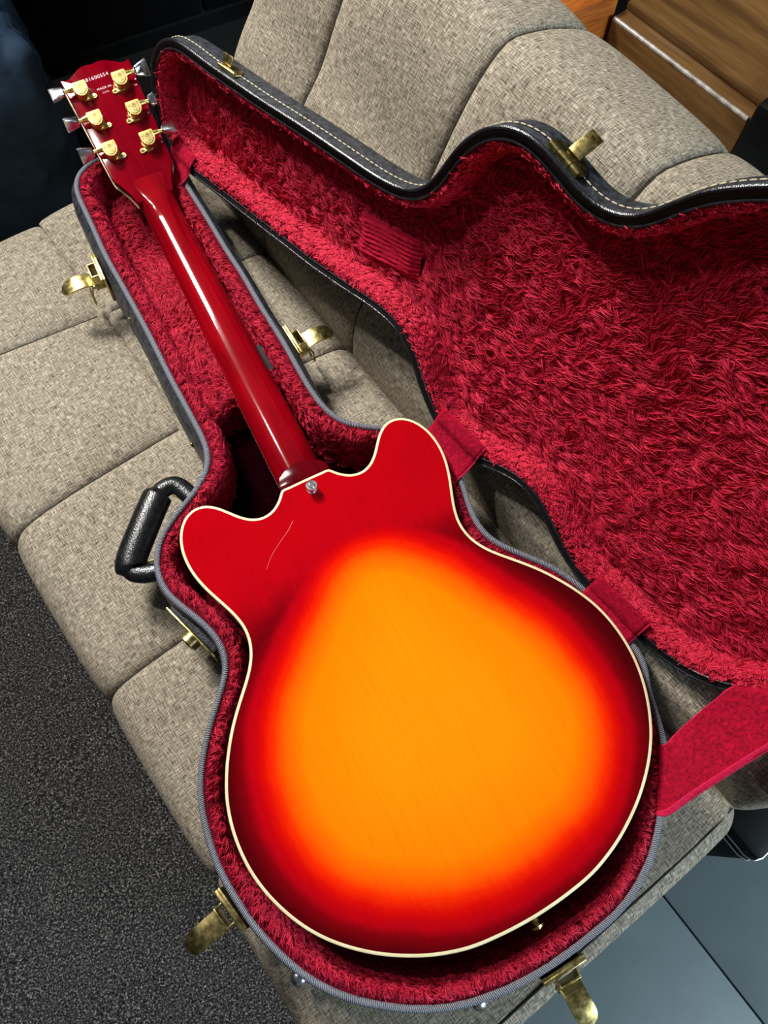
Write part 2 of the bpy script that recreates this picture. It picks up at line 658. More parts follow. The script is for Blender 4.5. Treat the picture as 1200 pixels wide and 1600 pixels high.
# ------------------------------------------------------------------ lid frame of reference (needed for the backrest dent)
RIM = GZ - 0.02
H0 = np.array([0.0515, 0.91, RIM])
HD = np.array([0.22361832, -0.97467679, 0.0])
HW = np.array([0.97467679, 0.22361832, 0.0])
PHI = math.radians(108)
HU = -HW * math.cos(PHI) + np.array([0, 0, 1.0]) * math.sin(PHI)
HN = HW * math.sin(PHI) + np.array([0, 0, 1.0]) * math.cos(PHI)
LID_DEPTH = 0.044


def lidp(s, u, n):
    s, u, n = np.broadcast_arrays(np.asarray(s, float), np.asarray(u, float), np.asarray(n, float))
    return H0 + s[..., None] * HD + u[..., None] * HU + n[..., None] * HN


# ------------------------------------------------------------------ sofa
sofa_root = thing('sofa', 'beige linen sofa with tufted seat and low backrest under the open guitar case', 'sofa', tuple(sofa(-0.48, 0.1, 0.0)))
SEAT = 0.40
END_L, END_R = -1.045, 0.082


def seam_s(k, n):
    """s position of cross seam k at depth n"""
    n = np.asarray(n, float)
    if k == 0:
        return END_L + 0 * n
    if k == 1:
        return -0.842 + 0.16 * np.clip(n + 0.03, -0.2, 0.22)
    if k == 2:
        return -0.636 + 0.06 * np.clip(n, 0, 0.4)
    if k == 3:
        return -0.413 + 0 * n
    if k == 4:
        return -0.195 + 0 * n
    return END_R + 0 * n


def puff(a, wid, depth=0.016, soft=0.014):
    """0 at the seams, approaching depth between them; a in 0..1 across width wid"""
    d = np.minimum(a, 1 - a) * wid
    return depth * (1 - np.exp(-d / soft))


def patch(name, fpos, nu, nv, mat, parent, uvscale):
    """fpos(a,b) -> xyz ; a,b in 0..1 grids; uv in metres"""
    # denser sampling near the borders
    def dens(n):
        t = np.linspace(0, 1, n)
        return 0.5 - 0.5 * np.cos(math.pi * t) * (0.55 + 0.45 * np.abs(np.cos(math.pi * t)))
    A, B = np.meshgrid(dens(nu), dens(nv), indexing='ij')
    P, U = fpos(A, B)
    P = P.reshape(-1, 3)
    U = U.reshape(-1, 2)
    F = [(i * nv + k, (i + 1) * nv + k, (i + 1) * nv + k + 1, i * nv + k + 1) for i in range(nu - 1) for k in range(nv - 1)]
    o = mesh_obj(name, P, F, mat, parent, recalc=False)
    me = o.data
    uvl = me.uv_layers.new(name='UVMap')
    li = np.empty(len(me.loops), np.int32)
    me.loops.foreach_get('vertex_index', li)
    uvl.data.foreach_set('uv', U[li].astype(np.float32).ravel())
    return o


# seat profile: (n, z) from the bottom of the front face over the front edge to the middle seam, then to the crease
FRONT = np.array([(-0.222, 0.16), (-0.231, 0.26), (-0.232, 0.335), (-0.222, 0.371), (-0.196, 0.390), (-0.14, 0.398), (-0.05, 0.399), (0.015, 0.399)])
REAR = np.array([(0.015, 0.399), (0.07, 0.400), (0.14, 0.400), (0.2, 0.396), (0.237, 0.386), (0.262, 0.352)])
BACK1 = np.array([(0.236, 0.355), (0.238, 0.40), (0.243, 0.437), (0.249, 0.467), (0.268, 0.5), (0.298, 0.545)])
BACK2 = np.array([(0.298, 0.545), (0.324, 0.58), (0.345, 0.608), (0.369, 0.657), (0.395, 0.70), (0.426, 0.728), (0.457, 0.727), (0.503, 0.712), (0.546, 0.688), (0.578, 0.64), (0.588, 0.54), (0.58, 0.40), (0.57, 0.2)])


def make_panel(name, prof, k, row, nu=60, nv=72, amp=0.009):
    pc = resample(catmull(prof, 10), 240, closed=False)
    arc = np.r_[0, np.cumsum(np.linalg.norm(np.diff(pc, axis=0), axis=1))]
    L = arc[-1]
    tn = np.gradient(pc, axis=0)
    tn /= np.linalg.norm(tn, axis=1)[:, None]
    nm = np.c_[-tn[:, 1], tn[:, 0]]        # outward of the upholstery (up / forward)

    def f(A, B):
        t = B * L
        n0, z0 = np.interp(t, arc, pc[:, 0]), np.interp(t, arc, pc[:, 1])
        mx, mz = np.interp(t, arc, nm[:, 0]), np.interp(t, arc, nm[:, 1])
        sa, sb = seam_s(k, n0), seam_s(k + 1, n0)
        wdt = np.mean(sb - sa)
        s = sa + A * (sb - sa)
        dd = np.minimum(A, 1 - A) * wdt
        pa = 0.45 * (1 - np.exp(-dd / 0.0035)) + 0.55 * (1 - np.exp(-dd / 0.022))
        db = np.minimum(B, 1 - B) * L
        pb = 0.45 * (1 - np.exp(-db / 0.0035)) + 0.55 * (1 - np.exp(-db / 0.022))
        h = amp * pa * pb - amp
        if row == 'front':
            h = amp * pa * np.where(B > 0.5, pb, 1) - amp
        if row == 'back_top':
            h = amp * pa * np.where(B < 0.5, pb, 1) - amp
        # rounded-off ends of the sofa
        if k == 0:
            e = np.clip(1 - A * wdt / 0.05, 0, 1)
            h = h - 0.045 * e ** 2.5
        if k == 4:
            e = np.clip(1 - (1 - A) * wdt / 0.022, 0, 1)
            h = h - 0.016 * e ** 2
        P = sofa(s, n0 + mx * h, z0 + mz * h)
        w3 = wavy(P.reshape(-1, 3)[:, :2], 11 + k, 14).reshape(A.shape)
        P[..., 2] += 0.0012 * w3 * pa
        if row.startswith('back'):
            # upholstery gives way where the lid leans on it
            Q = P.reshape(-1, 3)
            ls, lu, ln = (Q - H0) @ HD, (Q - H0) @ HU, (Q - H0) @ HN
            inside = (ls > -0.12) & (ls < 0.96) & (lu > -0.03) & (lu < 0.47) & (ln < LID_DEPTH + 0.006)
            push = np.where(inside, LID_DEPTH + 0.006 - ln, 0)
            edge = smoothstep(lu, -0.03, 0.015) * (1 - smoothstep(lu, 0.44, 0.47))
            Q += (push * edge)[:, None] * HN
            P = Q.reshape(P.shape)
        U = np.stack([s, t + (0.5 if row.startswith('back') else 0)], -1)
        return P, U
    o = patch(name, f, nu, nv, M_LINEN, sofa_root, 1)
    if k > 0:
        line, _ = f(np.zeros(70), np.linspace(0.0, 1.0, 70))
        t_ = MB()
        t_.tube([Vector(p) for p in line], 0.0013, 6)
        t_.build('seam', M_SEAM, o)
    return o


for k in range(5):
    make_panel('seat_panel', FRONT, k, 'front')
    make_panel('seat_panel', REAR, k, 'rear')
BACK_L = -0.975
_old = seam_s


def seam_s(k, n):
    n = np.asarray(n, float)
    if k == 0:
        return BACK_L + 0 * n
    if k == 1:
        return -0.812 + 0 * n
    if k == 2:
        return -0.612 + 0 * n
    if k == 3:
        return -0.413 + 0 * n
    return _old(k, n)


for k in range(5):
    make_panel('backrest_panel', BACK1, k, 'back_low', nv=40)
    make_panel('backrest_panel', BACK2, k, 'back_top', nv=80)

# piping along the right-hand end, end faces, frame and legs under the upholstery
pf = resample(catmull(FRONT[1:], 8), 60, closed=False)
pr = resample(catmull(REAR[:-1], 8), 40, closed=False)
path = np.vstack([pf, pr[1:]])
mb = MB()
mb.tube([Vector(sofa(END_R - 0.018, p[0], p[1] - 0.0026)) for p in path], 0.0011, 6)
mb.build('piping', M_SEAM, sofa_root)
for s0, sg, nm_ in ((END_L + 0.006, -1, 'end_panel'), (END_R - 0.003, 1, 'end_panel')):
    prof = np.vstack([pf, pr])
    prof = prof + np.array([0, -0.055 if sg < 0 else -0.026])
    ring = [(p[0], p[1]) for p in prof] + [(0.249, 0.14), (-0.2, 0.14)]
    v0 = [sofa(s0, a, b) for a, b in ring]
    v1 = [sofa(s0 - sg * 0.02, a * 0.98 + 0.0005, b - 0.006) for a, b in ring]
    n_ = len(ring)
    f_ = [tuple(range(n_)), tuple(range(2 * n_ - 1, n_ - 1, -1))] + [(i, (i + 1) % n_, n_ + (i + 1) % n_, n_ + i) for i in range(n_)]
    o = mesh_obj(nm_, v0 + v1, f_, M_LINEN, sofa_root, smooth=False, recalc=True)
    uvl = o.data.uv_layers.new(name='UVMap')
    uu = np.array(ring + ring)
    for lp_ in o.data.loops:
        uvl.data[lp_.index].uv = uu[lp_.vertex_index]
bprof = np.vstack([resample(catmull(BACK1, 8), 30, closed=False), resample(catmull(BACK2, 8), 70, closed=False)[1:]])
for s0, sg in ((BACK_L + 0.007, -1), (END_R - 0.004, 1)):
    sh_ = 0.05 if sg < 0 else 0.026
    cen = bprof.mean(0)
    dr = cen - bprof
    ring = bprof + dr / np.linalg.norm(dr, axis=1)[:, None] * sh_ * 0.8
    n_ = len(ring)
    v0 = [sofa(s0, a, b) for a, b in ring]
    v1 = [sofa(s0 - sg * 0.02, a, b) for a, b in ring]
    V2_, F2_ = fill(ring, 0.05)
    Vv = [sofa(s0, a, b) for a, b in V2_] + v1
    Ff = [tuple(f) for f in F2_] + [(i, (i + 1) % n_, len(V2_) + (i + 1) % n_, len(V2_) + i) for i in range(n_)]
    o = mesh_obj('end_panel', Vv, Ff, M_LINEN, sofa_root, smooth=False, recalc=True)
    uvl = o.data.uv_layers.new(name='UVMap')
    uu = np.vstack([V2_, ring])
    for lp_ in o.data.loops:
        uvl.data[lp_.index].uv = uu[lp_.vertex_index]
mb = MB()
sbox(mb, END_L + 0.03, END_R - 0.03, -0.19, 0.55, 0.13, 0.33, 0.01)
mb.build('frame', M_FELTBLACK, sofa_root)
for s0 in (END_L + 0.08, END_R - 0.08):
    for n0 in (-0.15, 0.5):
        mb = MB()
        mb.cyl(sofa(s0, n0, 0.0075 if n0 < 0 else 0.0), sofa(s0, n0, 0.14), 0.018, 0.026, 20)
        mb.build('leg', M_FELTBLACK, sofa_root)
for k, nn0 in ((1, 0.015), (2, 0.015), (3, 0.015), (4, 0.015)):
    c = sofa(_old(k, nn0), nn0, 0.3885)
    bm = bmesh.new()
    bmesh.ops.create_uvsphere(bm, u_segments=20, v_segments=10, radius=1)
    mb = MB()
    mb.bm(bm, Matrix.Translation(Vector(c)) @ Matrix.Diagonal((0.011, 0.011, 0.005, 1)))
    mb.build('tuft_button', M_LINEN, sofa_root)

# ------------------------------------------------------------------ case outlines
TLp = np.array([(-0.0367, 0.9922), (-0.0548, 0.9893), (-0.0683, 0.9818), (-0.0789, 0.9683), (-0.0843, 0.9502), (-0.0848, 0.9276), (-0.085, 0.892), (-0.0862, 0.841), (-0.0838, 0.7953), (-0.082, 0.7537), (-0.0806, 0.7129), (-0.0800, 0.6445), (-0.0790, 0.6203), (-0.0782, 0.5956), (-0.0773, 0.5718), (-0.0775, 0.5545), (-0.0795, 0.5405), (-0.0851, 0.5292), (-0.0927, 0.5196), (-0.1056, 0.5095), (-0.1207, 0.5008), (-0.1413, 0.4886), (-0.155, 0.4789), (-0.1682, 0.4629), (-0.176, 0.4446), (-0.1773, 0.4219), (-0.173, 0.4071), (-0.1653, 0.3906), (-0.1541, 0.3666), (-0.1488, 0.3459), (-0.1497, 0.3267), (-0.1586, 0.3113), (-0.1763, 0.2912), (-0.1935, 0.2704), (-0.2081, 0.249), (-0.2166, 0.2315), (-0.2234, 0.2104), (-0.2264, 0.1897), (-0.2285, 0.1701), (-0.2276, 0.1477), (-0.2233, 0.1227), (-0.2184, 0.0997), (-0.2108, 0.0793), (-0.2006, 0.0563), (-0.1869, 0.0349), (-0.1707, 0.0169), (-0.1504, 0.0001), (-0.1295, -0.014), (-0.1078, -0.0254), (-0.0837, -0.0339), (-0.0543, -0.0399), (-0.0245, -0.0428), (0.0075, -0.0425), (0.0367, -0.0400), (0.0626, -0.0370), (0.0852, -0.0312), (0.1055, -0.022), (0.1235, -0.011), (0.1389, 0.0019), (0.1509, 0.0145), (0.1740, 0.0400), (0.1885, 0.0621), (0.1975, 0.0850), (0.2045, 0.112)])
TRp = np.array([(0.0473, 0.8926), (0.0496, 0.8526), (0.0508, 0.8152), (0.0522, 0.7733), (0.0543, 0.7457), (0.0552, 0.6865), (0.0577, 0.6386), (0.0578, 0.5973), (0.0584, 0.5629), (0.0623, 0.5335), (0.0719, 0.5119), (0.0879, 0.4967), (0.1050, 0.4869)])
LLs = np.array([(0.444, 0.020), (0.467, 0.006), (0.496, 0.003), (0.526, 0.008), (0.553, 0.021), (0.578, 0.031), (0.601, 0.031), (0.625, 0.021), (0.656, 0.006), (0.683, -0.002), (0.709, -0.004), (0.745, -0.002), (0.787, 0.003)])
hid = (H0 + LLs[:, :1] * HD - (LLs[:, 1:] + 0.007) * HW)[:, :2]
headend = np.array([(0.0478, 0.915), (0.046, 0.94), (0.037, 0.962), (0.020, 0.979), (-0.006, 0.990)])
tray_raw = np.vstack([TRp, hid, TLp[::-1], headend[::-1]])
TRAY = relax(resample(catmull(tray_raw, 8, True), 420), 5)
if area2(TRAY) < 0:
    TRAY = TRAY[::-1]

LUp = np.array([(-0.047, 0.014), (-0.066, 0.027), (-0.077, 0.048), (-0.084, 0.071), (-0.086, 0.088), (-0.083, 0.105), (-0.074, 0.124), (-0.059, 0.138), (-0.043, 0.146), (-0.015, 0.151), (0.017, 0.154), (0.046, 0.158), (0.074, 0.162), (0.115, 0.168), (0.149, 0.174), (0.197, 0.182), (0.245, 0.189), (0.291, 0.196), (0.319, 0.203), (0.335, 0.21), (0.345, 0.218), (0.353, 0.23), (0.359, 0.245), (0.364, 0.263), (0.370, 0.279), (0.378, 0.293), (0.388, 0.305), (0.400, 0.314), (0.413, 0.320), (0.428, 0.323), (0.444, 0.323), (0.462, 0.320), (0.482, 0.316), (0.496, 0.314), (0.509, 0.315), (0.521, 0.318), (0.531, 0.323), (0.540, 0.330), (0.550, 0.343), (0.561, 0.36), (0.574, 0.375), (0.587, 0.386), (0.603, 0.398),
                (0.62, 0.408), (0.64, 0.416), (0.66, 0.422), (0.681, 0.426), (0.706, 0.428), (0.729, 0.428), (0.751, 0.426), (0.776, 0.421), (0.8, 0.413), (0.821, 0.402), (0.842, 0.387), (0.86, 0.370), (0.876, 0.352), (0.89, 0.331), (0.902, 0.306), (0.912, 0.277), (0.919, 0.248), (0.922, 0.22), (0.925, 0.194), (0.924, 0.172), (0.920, 0.15), (0.913, 0.13), (0.903, 0.110), (0.890, 0.087), (0.872, 0.057)])
LLp = np.array([(-0.039, 0.009), (-0.02, 0.006), (0.003, 0.007), (0.034, 0.012), (0.082, 0.020), (0.123, 0.026), (0.163, 0.032), (0.186, 0.036), (0.23, 0.042), (0.283, 0.053), (0.320, 0.062), (0.350, 0.067), (0.371, 0.067), (0.390, 0.061), (0.405, 0.051), (0.423, 0.034), (0.444, 0.018), (0.467, 0.006), (0.496, 0.003), (0.526, 0.008), (0.553, 0.023), (0.578, 0.033), (0.601, 0.032), (0.625, 0.021), (0.656, 0.005), (0.683, -0.003), (0.709, -0.005), (0.735, -0.004), (0.761, -0.002), (0.787, 0.0), (0.818, 0.009), (0.842, 0.024), (0.858, 0.040)])
LID = relax(resample(catmull(np.vstack([LUp, LLp[::-1]]), 8, True), 440), 5)
if area2(LID) < 0:
    LID = LID[::-1]

# guitar outline (half), mirrored
HALF = np.array([(-0.0267, 0.4567), (-0.0352, 0.4474), (-0.0451, 0.4406), (-0.0564, 0.4387), (-0.0672, 0.4424), (-0.0765, 0.4504), (-0.0847, 0.4603), (-0.0932, 0.4698), (-0.1031, 0.4765), (-0.1142, 0.4782), (-0.125, 0.4743), (-0.1336, 0.4659), (-0.1396, 0.4548), (-0.1429, 0.4426), (-0.1439, 0.4298), (-0.143, 0.4169), (-0.1404, 0.4043), (-0.1365, 0.3919), (-0.1318, 0.3798), (-0.1269, 0.3677), (-0.1227, 0.3555), (-0.1201, 0.343), (-0.1204, 0.3304), (-0.1237, 0.3183), (-0.1296, 0.307), (-0.1373, 0.2967), (-0.1459, 0.2869), (-0.1545, 0.2772), (-0.1628, 0.2672), (-0.1706, 0.2567), (-0.1776, 0.2458), (-0.1841, 0.2346), (-0.1898, 0.2229), (-0.1947, 0.2109), (-0.1983, 0.1985), (-0.2007, 0.1857), (-0.2019, 0.1728), (-0.202, 0.1599), (-0.201, 0.1469), (-0.1987, 0.1342), (-0.1953, 0.1217), (-0.1908, 0.1095), (-0.1854, 0.0977), (-0.1791, 0.0863), (-0.1719, 0.0756), (-0.1637, 0.0656), (-0.1546, 0.0562), (-0.1449, 0.0476), (-0.1347, 0.0396), (-0.1239, 0.0323), (-0.1127, 0.0257), (-0.1012, 0.0197), (-0.0893, 0.0145), (-0.077, 0.0101), (-0.0646, 0.0065), (-0.0519, 0.004), (-0.039, 0.0024), (-0.026, 0.0012), (-0.013, 0.0005), (0.0, 0.0002)])
mir = HALF[:-1][::-1] * np.array([-1, 1])
BODY = resample(catmull(np.vstack([HALF, mir, [(0.022, 0.4569), (0.0, 0.4571), (-0.020, 0.4569)]]), 8, True), 400)
BODY[:, 0] += 0.0006
if area2(BODY) < 0:
    BODY = BODY[::-1]


# ------------------------------------------------------------------ plush pile
def fur(name, V, F, parent, n_clump, per, length, lift, flow, mask=None, rad=0.00034, spread=0.0026, seed=1, lenfn=None):
    r = np.random.default_rng(seed)
    T = []
    for f in F:
        for i in range(1, len(f) - 1):
            T.append((f[0], f[i], f[i + 1]))
    T = np.array(T)
    V = np.asarray(V, float)
    A, B, C = V[T[:, 0]], V[T[:, 1]], V[T[:, 2]]
    nr = np.cross(B - A, C - A)
    ar = np.linalg.norm(nr, axis=1)
    nr = nr / (ar[:, None] + 1e-15)
    ti = r.choice(len(T), n_clump, p=ar / ar.sum())
    a, b = r.random(n_clump), r.random(n_clump)
    fl_ = a + b > 1
    a[fl_], b[fl_] = 1 - a[fl_], 1 - b[fl_]
    P = A[ti] + a[:, None] * (B - A)[ti] + b[:, None] * (C - A)[ti]
    Nn = nr[ti]
    if mask is not None:
        k = mask(P)
        P, Nn = P[k], Nn[k]
    n = len(P)
    D = flow(P, Nn)
    D += 0.35 * r.normal(size=(n, 3))
    D -= (D * Nn).sum(1)[:, None] * Nn
    D /= np.linalg.norm(D, axis=1)[:, None] + 1e-9
    Lc = length * r.uniform(0.65, 1.3, n)
    if lenfn is not None:
        Lc *= lenfn(P)
    lf = lift * r.uniform(0.7, 1.3, n)
    S = np.cross(Nn, D)
    curl = r.normal(0, 0.28, n)
    K = 5
    tau = np.linspace(0, 1, K)
    rep = lambda x: np.repeat(x, per, axis=0)
    ox, oy = r.normal(0, spread, n * per), r.normal(0, spread, n * per)
    Lh = rep(Lc) * r.uniform(0.75, 1.1, n * per)
    Dh, Nh, Sh = rep(D), rep(Nn), rep(S)
    cu = rep(curl) + r.normal(0, 0.12, n * per)
    root = rep(P) + Dh * ox[:, None] + Sh * oy[:, None]
    off = -(Dh * ox[:, None] + Sh * oy[:, None])
    pts = np.empty((n * per, K, 3), np.float32)
    for i, t in enumerate(tau):
        pts[:, i] = root + off * (0.72 * t ** 1.3) + Dh * (Lh * t)[:, None] + Sh * (Lh * cu * t * t)[:, None] + Nh * (Lh * rep(lf) * (1.9 * t - 1.1 * t * t))[:, None]
    H = bpy.data.hair_curves.new(name)
    H.add_curves([K] * (n * per))
    H.position_data.foreach_set('vector', pts.ravel())
    ra = H.attributes.get('radius') or H.attributes.new('radius', 'FLOAT', 'POINT')
    ra.data.foreach_set('value', np.tile((rad * np.array([1.0, 1.0, 0.9, 0.7, 0.25])).astype(np.float32), n * per))
    H.materials.append(M_PILE)
    o = bpy.data.objects.new(name, H)
    COL.objects.link(o)
    o.parent = parent
    o['kind'] = 'stuff'
    return o


# ------------------------------------------------------------------ guitar case: tray
case = thing('guitar_case', 'open black guitar case with crimson plush lining lying on the sofa', 'guitar case', (-0.01, 0.45, SEAT))
TN = len(TRAY)
arcT = np.r_[0, np.cumsum(np.linalg.norm(np.diff(TRAY, axis=0), axis=1))]
flare = 0.0035 + 0.0065 * smoothstep(TRAY[:, 1], 0.50, 0.60)


def ring3(P2, z):
    return np.c_[P2, np.full(len(P2), z)]


prof = [(0.0, RIM - 0.001), (-0.3, RIM - 0.006), (-0.75, RIM - 0.012), (-1.0, RIM - 0.03), (-1.0, RIM - 0.055), (-0.6, RIM - 0.065), (0.4, RIM - 0.069)]
rows = []
for k_, z_ in prof:
    rows.append(ring3(inset(TRAY, k_ * flare, 1) if k_ else TRAY, z_))
inner = inset(TRAY, 0.012, 6)
V2, F2 = fill(inner, 0.03)
base = len(rows) * TN
V = np.vstack(rows + [np.c_[V2, np.full(len(V2), SEAT + 0.0005)]])
F = rings_faces(len(rows), TN) + [tuple(i + base for i in f) for f in F2]
F += [(base - TN + k, base - TN + (k + 1) % TN, base + (k + 1) % TN, base + k) for k in range(TN)]
tray = mesh_obj('tray_shell', V, F, M_BLACK, case, recalc=True)

# woven edge band on the rim
rows, cr_ = [], []
BW = 0.0054
for q, (i_, dz) in enumerate(((-0.0006, -0.003), (-0.0002, -0.0006), (0.002, 0.0008), (BW - 0.002, 0.0008), (BW, -0.0006), (BW + 0.0004, -0.003))):
    rows.append(ring3(inset(TRAY, i_, 0), RIM + dz))
    cr_.append(np.full(TN, q / 5.0))
o = mesh_obj('edge_band', np.vstack(rows), rings_faces(6, TN), M_BAND, case)
set_attr(o.data, 'arc', np.tile(arcT, 6))
set_attr(o.data, 'cross', np.concatenate(cr_))


# lining: padded wall and floor, padding gives way to the guitar
def push_from_body(P2, gap, least):
    """keep ring points outside the guitar body"""
    for _ in range(3):
        d = poly_dist(P2, BODY)            # positive inside body
        bad = d > -gap
        if not bad.any():
            break
        nr = normals2(TRAY)
        mv = np.where(bad, d + gap, 0)
        P2 = P2 + nr * mv[:, None]
    # never beyond the rim
    dt = poly_dist(P2, TRAY)
    nr = normals2(TRAY)
    P2 = P2 - nr * np.where(dt < least, least - dt, 0)[:, None]
    return P2


rows = []
for i_, z_ in ((BW, RIM - 0.002), (0.0105, RIM - 0.001), (0.0145, RIM - 0.004), (0.0175, RIM - 0.011), (0.0195, RIM - 0.020), (0.021, RIM - 0.035), (0.022, RIM - 0.063)):
    P2 = inset(TRAY, i_, 4)
    if i_ > 0.01:
        P2 = push_from_body(P2, 0.0045, BW - 0.001 + (i_ - 0.01) * 0.15)
    rows.append(ring3(P2, z_))
floor_ring = rows[-1][:, :2]
V2, F2 = fill(floor_ring, 0.0075)


def tray_floor(P2):
    y = P2[:, 1]
    z = np.full(len(P2), RIM - 0.063)
    box = RIM - 0.0265 + 0.0025 * wavy(P2, 5, 30)
    z = z + (box - z) * smoothstep(y, 0.588, 0.602)
    mid = RIM - 0.040 + 0.004 * wavy(P2, 6, 40)
    z = z + (mid - z) * smoothstep(y, 0.715, 0.735)
    low = RIM - 0.048 + 0.005 * wavy(P2, 8, 45)
    z = z + (low - z) * smoothstep(y, 0.80, 0.84)
    d = poly_dist(P2, floor_ring)
    return z


zf = tray_floor(V2)
zf[:TN] = np.maximum(zf[:TN], RIM - 0.063)
Vl = np.vstack(rows[:-1] + [np.c_[V2, zf]])
b_ = (len(rows) - 1) * TN
Fl = rings_faces(len(rows), TN) + [tuple(i + b_ for i in f) for f in F2]
# orient: wall quads must look inwards/up
tray_lining = mesh_obj('tray_lining', Vl, Fl, M_BACKING, case, recalc=False)
bm = bmesh.new()
bm.from_mesh(tray_lining.data)
bmesh.ops.recalc_face_normals(bm, faces=bm.faces)
bm.faces.ensure_lookup_table()
if sum(f.normal.z * f.calc_area() for f in bm.faces) < 0:
    bmesh.ops.reverse_faces(bm, faces=bm.faces)
Fl = [tuple(q.index for q in f.verts) for f in bm.faces]
bm.to_mesh(tray_lining.data)
bm.free()


def tray_flow(P, Nn):
    f = np.zeros_like(P)
    a = 2.2 + 1.6 * wavy(P[:, :2], 21, 20) + 0.9 * wavy(P[:, :2], 22, 70)
    f[:, 0], f[:, 1] = np.cos(a), np.sin(a)
    wall = 1 - smoothstep(np.abs(Nn[:, 2]), 0.5, 0.8)
    f[:, 2] += 0.5 * wall
    dd = poly_dist(P[:, :2], TRAY)
    nt = normals2(TRAY)
    near = np.array([np.argmin(((TRAY - p) ** 2).sum(1)) for p in P[:, :2]])
    k = (1.6 * (1 - smoothstep(dd, 0.010, 0.020)))[:, None]
    f[:, :2] -= nt[near] * k
    return f


def not_under_body(P):
    d = poly_dist(P[:, :2], BODY)
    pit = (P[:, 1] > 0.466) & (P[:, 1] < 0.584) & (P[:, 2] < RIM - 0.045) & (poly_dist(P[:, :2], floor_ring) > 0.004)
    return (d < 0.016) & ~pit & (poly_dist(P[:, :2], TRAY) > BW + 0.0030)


fur('tray_pile', Vl, Fl, tray_lining, 42000, 8, 0.0060, 0.7, tray_flow, not_under_body, rad=0.00030, spread=0.0018, seed=4,
    lenfn=lambda P: 0.55 + 0.45 * smoothstep(-poly_dist(P[:, :2], BODY), 0.004, 0.02))

# added dark sheet: painted shade on the compartment floor below the neck joint
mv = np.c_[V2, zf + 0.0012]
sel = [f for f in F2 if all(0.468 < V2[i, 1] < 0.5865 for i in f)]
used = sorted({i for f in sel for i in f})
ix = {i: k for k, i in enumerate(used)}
o = mesh_obj('pit_shade_sheet', mv[used], [tuple(ix[i] for i in f) for f in sel], M_PITSHADE, case, recalc=True)
o['label'] = 'dark sheet painted as the shade in the deep compartment'

# ------------------------------------------------------------------ guitar case: lid
LN = len(LID)


def lring(P2, n):
    return lidp(P2[:, 0], P2[:, 1], np.full(len(P2), n))


LIPW = 0.0088
prof = [(LIPW, 0.006), (LIPW - 0.0008, 0.0), (0.0006, 0.0), (0.0, 0.003), (-0.0008, 0.02), (0.0, 0.034), (0.004, 0.041), (0.010, LID_DEPTH)]
rows = [lring(inset(LID, a, 2), n) for a, n in prof]
last = inset(LID, 0.010, 2)
V2, F2 = fill(last, 0.03)
base = len(rows) * LN
lipfaces = rings_faces(3, LN)
allf = rings_faces(len(rows), LN)
V = np.vstack(rows + [lidp(V2[:, 0], V2[:, 1], np.full(len(V2), LID_DEPTH))])
Fw = [f for f in allf[2 * LN:]] + [tuple(i + base for i in f) for f in F2] + [(base - LN + k, base - LN + (k + 1) % LN, base + (k + 1) % LN, base + k) for k in range(LN)]
lid = mesh_obj('lid_shell', V, Fw, M_BLACK, case, recalc=True)
mesh_obj('lid_lip', np.vstack(rows[:3]), lipfaces, M_LIP, lid)
mb = MB()
bead = inset(LID, 0.0006, 0)
mb.tube([Vector(p) for p in lring(bead, 0.0012)], 0.0020, 8, closed=True)
mb.build('edge_bead', M_BEAD, lid)
mb = MB()
bead = inset(LID, LIPW, 2)
mb.tube([Vector(p) for p in lring(bead, 0.0002)], 0.0011, 6, closed=True)
mb.build('edge_bead', M_BEAD, lid)

# stitches along the upper side of the lid wall
mb = MB()
arcL = np.r_[0, np.cumsum(np.linalg.norm(np.diff(np.vstack([LID, LID[:1]]), axis=0), axis=1))]
tot = arcL[-1]
Lc = np.vstack([inset(LID, -0.0014, 0), inset(LID, -0.0014, 0)[:1]])
pos = 0.0
while pos < tot - 0.007:
    q = [np.array([np.interp(pos + t, arcL, Lc[:, 0]), np.interp(pos + t, arcL, Lc[:, 1])]) for t in (0.0, 0.0026, 0.0052)]
    if q[1][1] > 0.1 or q[1][0] < -0.04:
        pp = [Vector(lidp(a[0], a[1], 0.0135)) for a in q]
        mb.tube(pp, [0.0004, 0.0007, 0.0004], 6)
    pos += 0.0068
st = mb.build('stitching', M_STITCH, lid)
st['kind'] = 'stuff'

# lid lining
rows = []
for a, n in ((LIPW, 0.003), (0.012, 0.0025), (0.0155, 0.006), (0.017, 0.014), (0.018, 0.024), (0.021, 0.031), (0.026, 0.033)):
    rows.append((inset(LID, a, 4), n))
V2, F2 = fill(rows[-1][0], 0.0075)
zz = 0.033 + 0.0014 * wavy(V2, 31, 35)
PX = ((V2[:, 0] > 0.262) & (V2[:, 0] < 0.356) & (V2[:, 1] > 0.082 + 0.29 * (V2[:, 0] - 0.262)) & (V2[:, 1] < 0.134 + 0.29 * (V2[:, 0] - 0.262)))
zz[:LN] = 0.033
Vd = np.vstack([lring(p, n) for p, n in rows[:-1]] + [lidp(V2[:, 0], V2[:, 1], zz)])
b_ = (len(rows) - 1) * LN
Fd = rings_faces(len(rows), LN) + [tuple(i + b_ for i in f) for f in F2]
lid_lining = mesh_obj('lid_lining', Vd, Fd, M_BACKING, case, recalc=False)
bm = bmesh.new()
bm.from_mesh(lid_lining.data)
bmesh.ops.recalc_face_normals(bm, faces=bm.faces)
if sum(f.normal.dot(Vector(HN)) * f.calc_area() for f in bm.faces) > 0:
    bmesh.ops.reverse_faces(bm, faces=bm.faces)
Fd = [tuple(q.index for q in f.verts) for f in bm.faces]
bm.to_mesh(lid_lining.data)
bm.free()


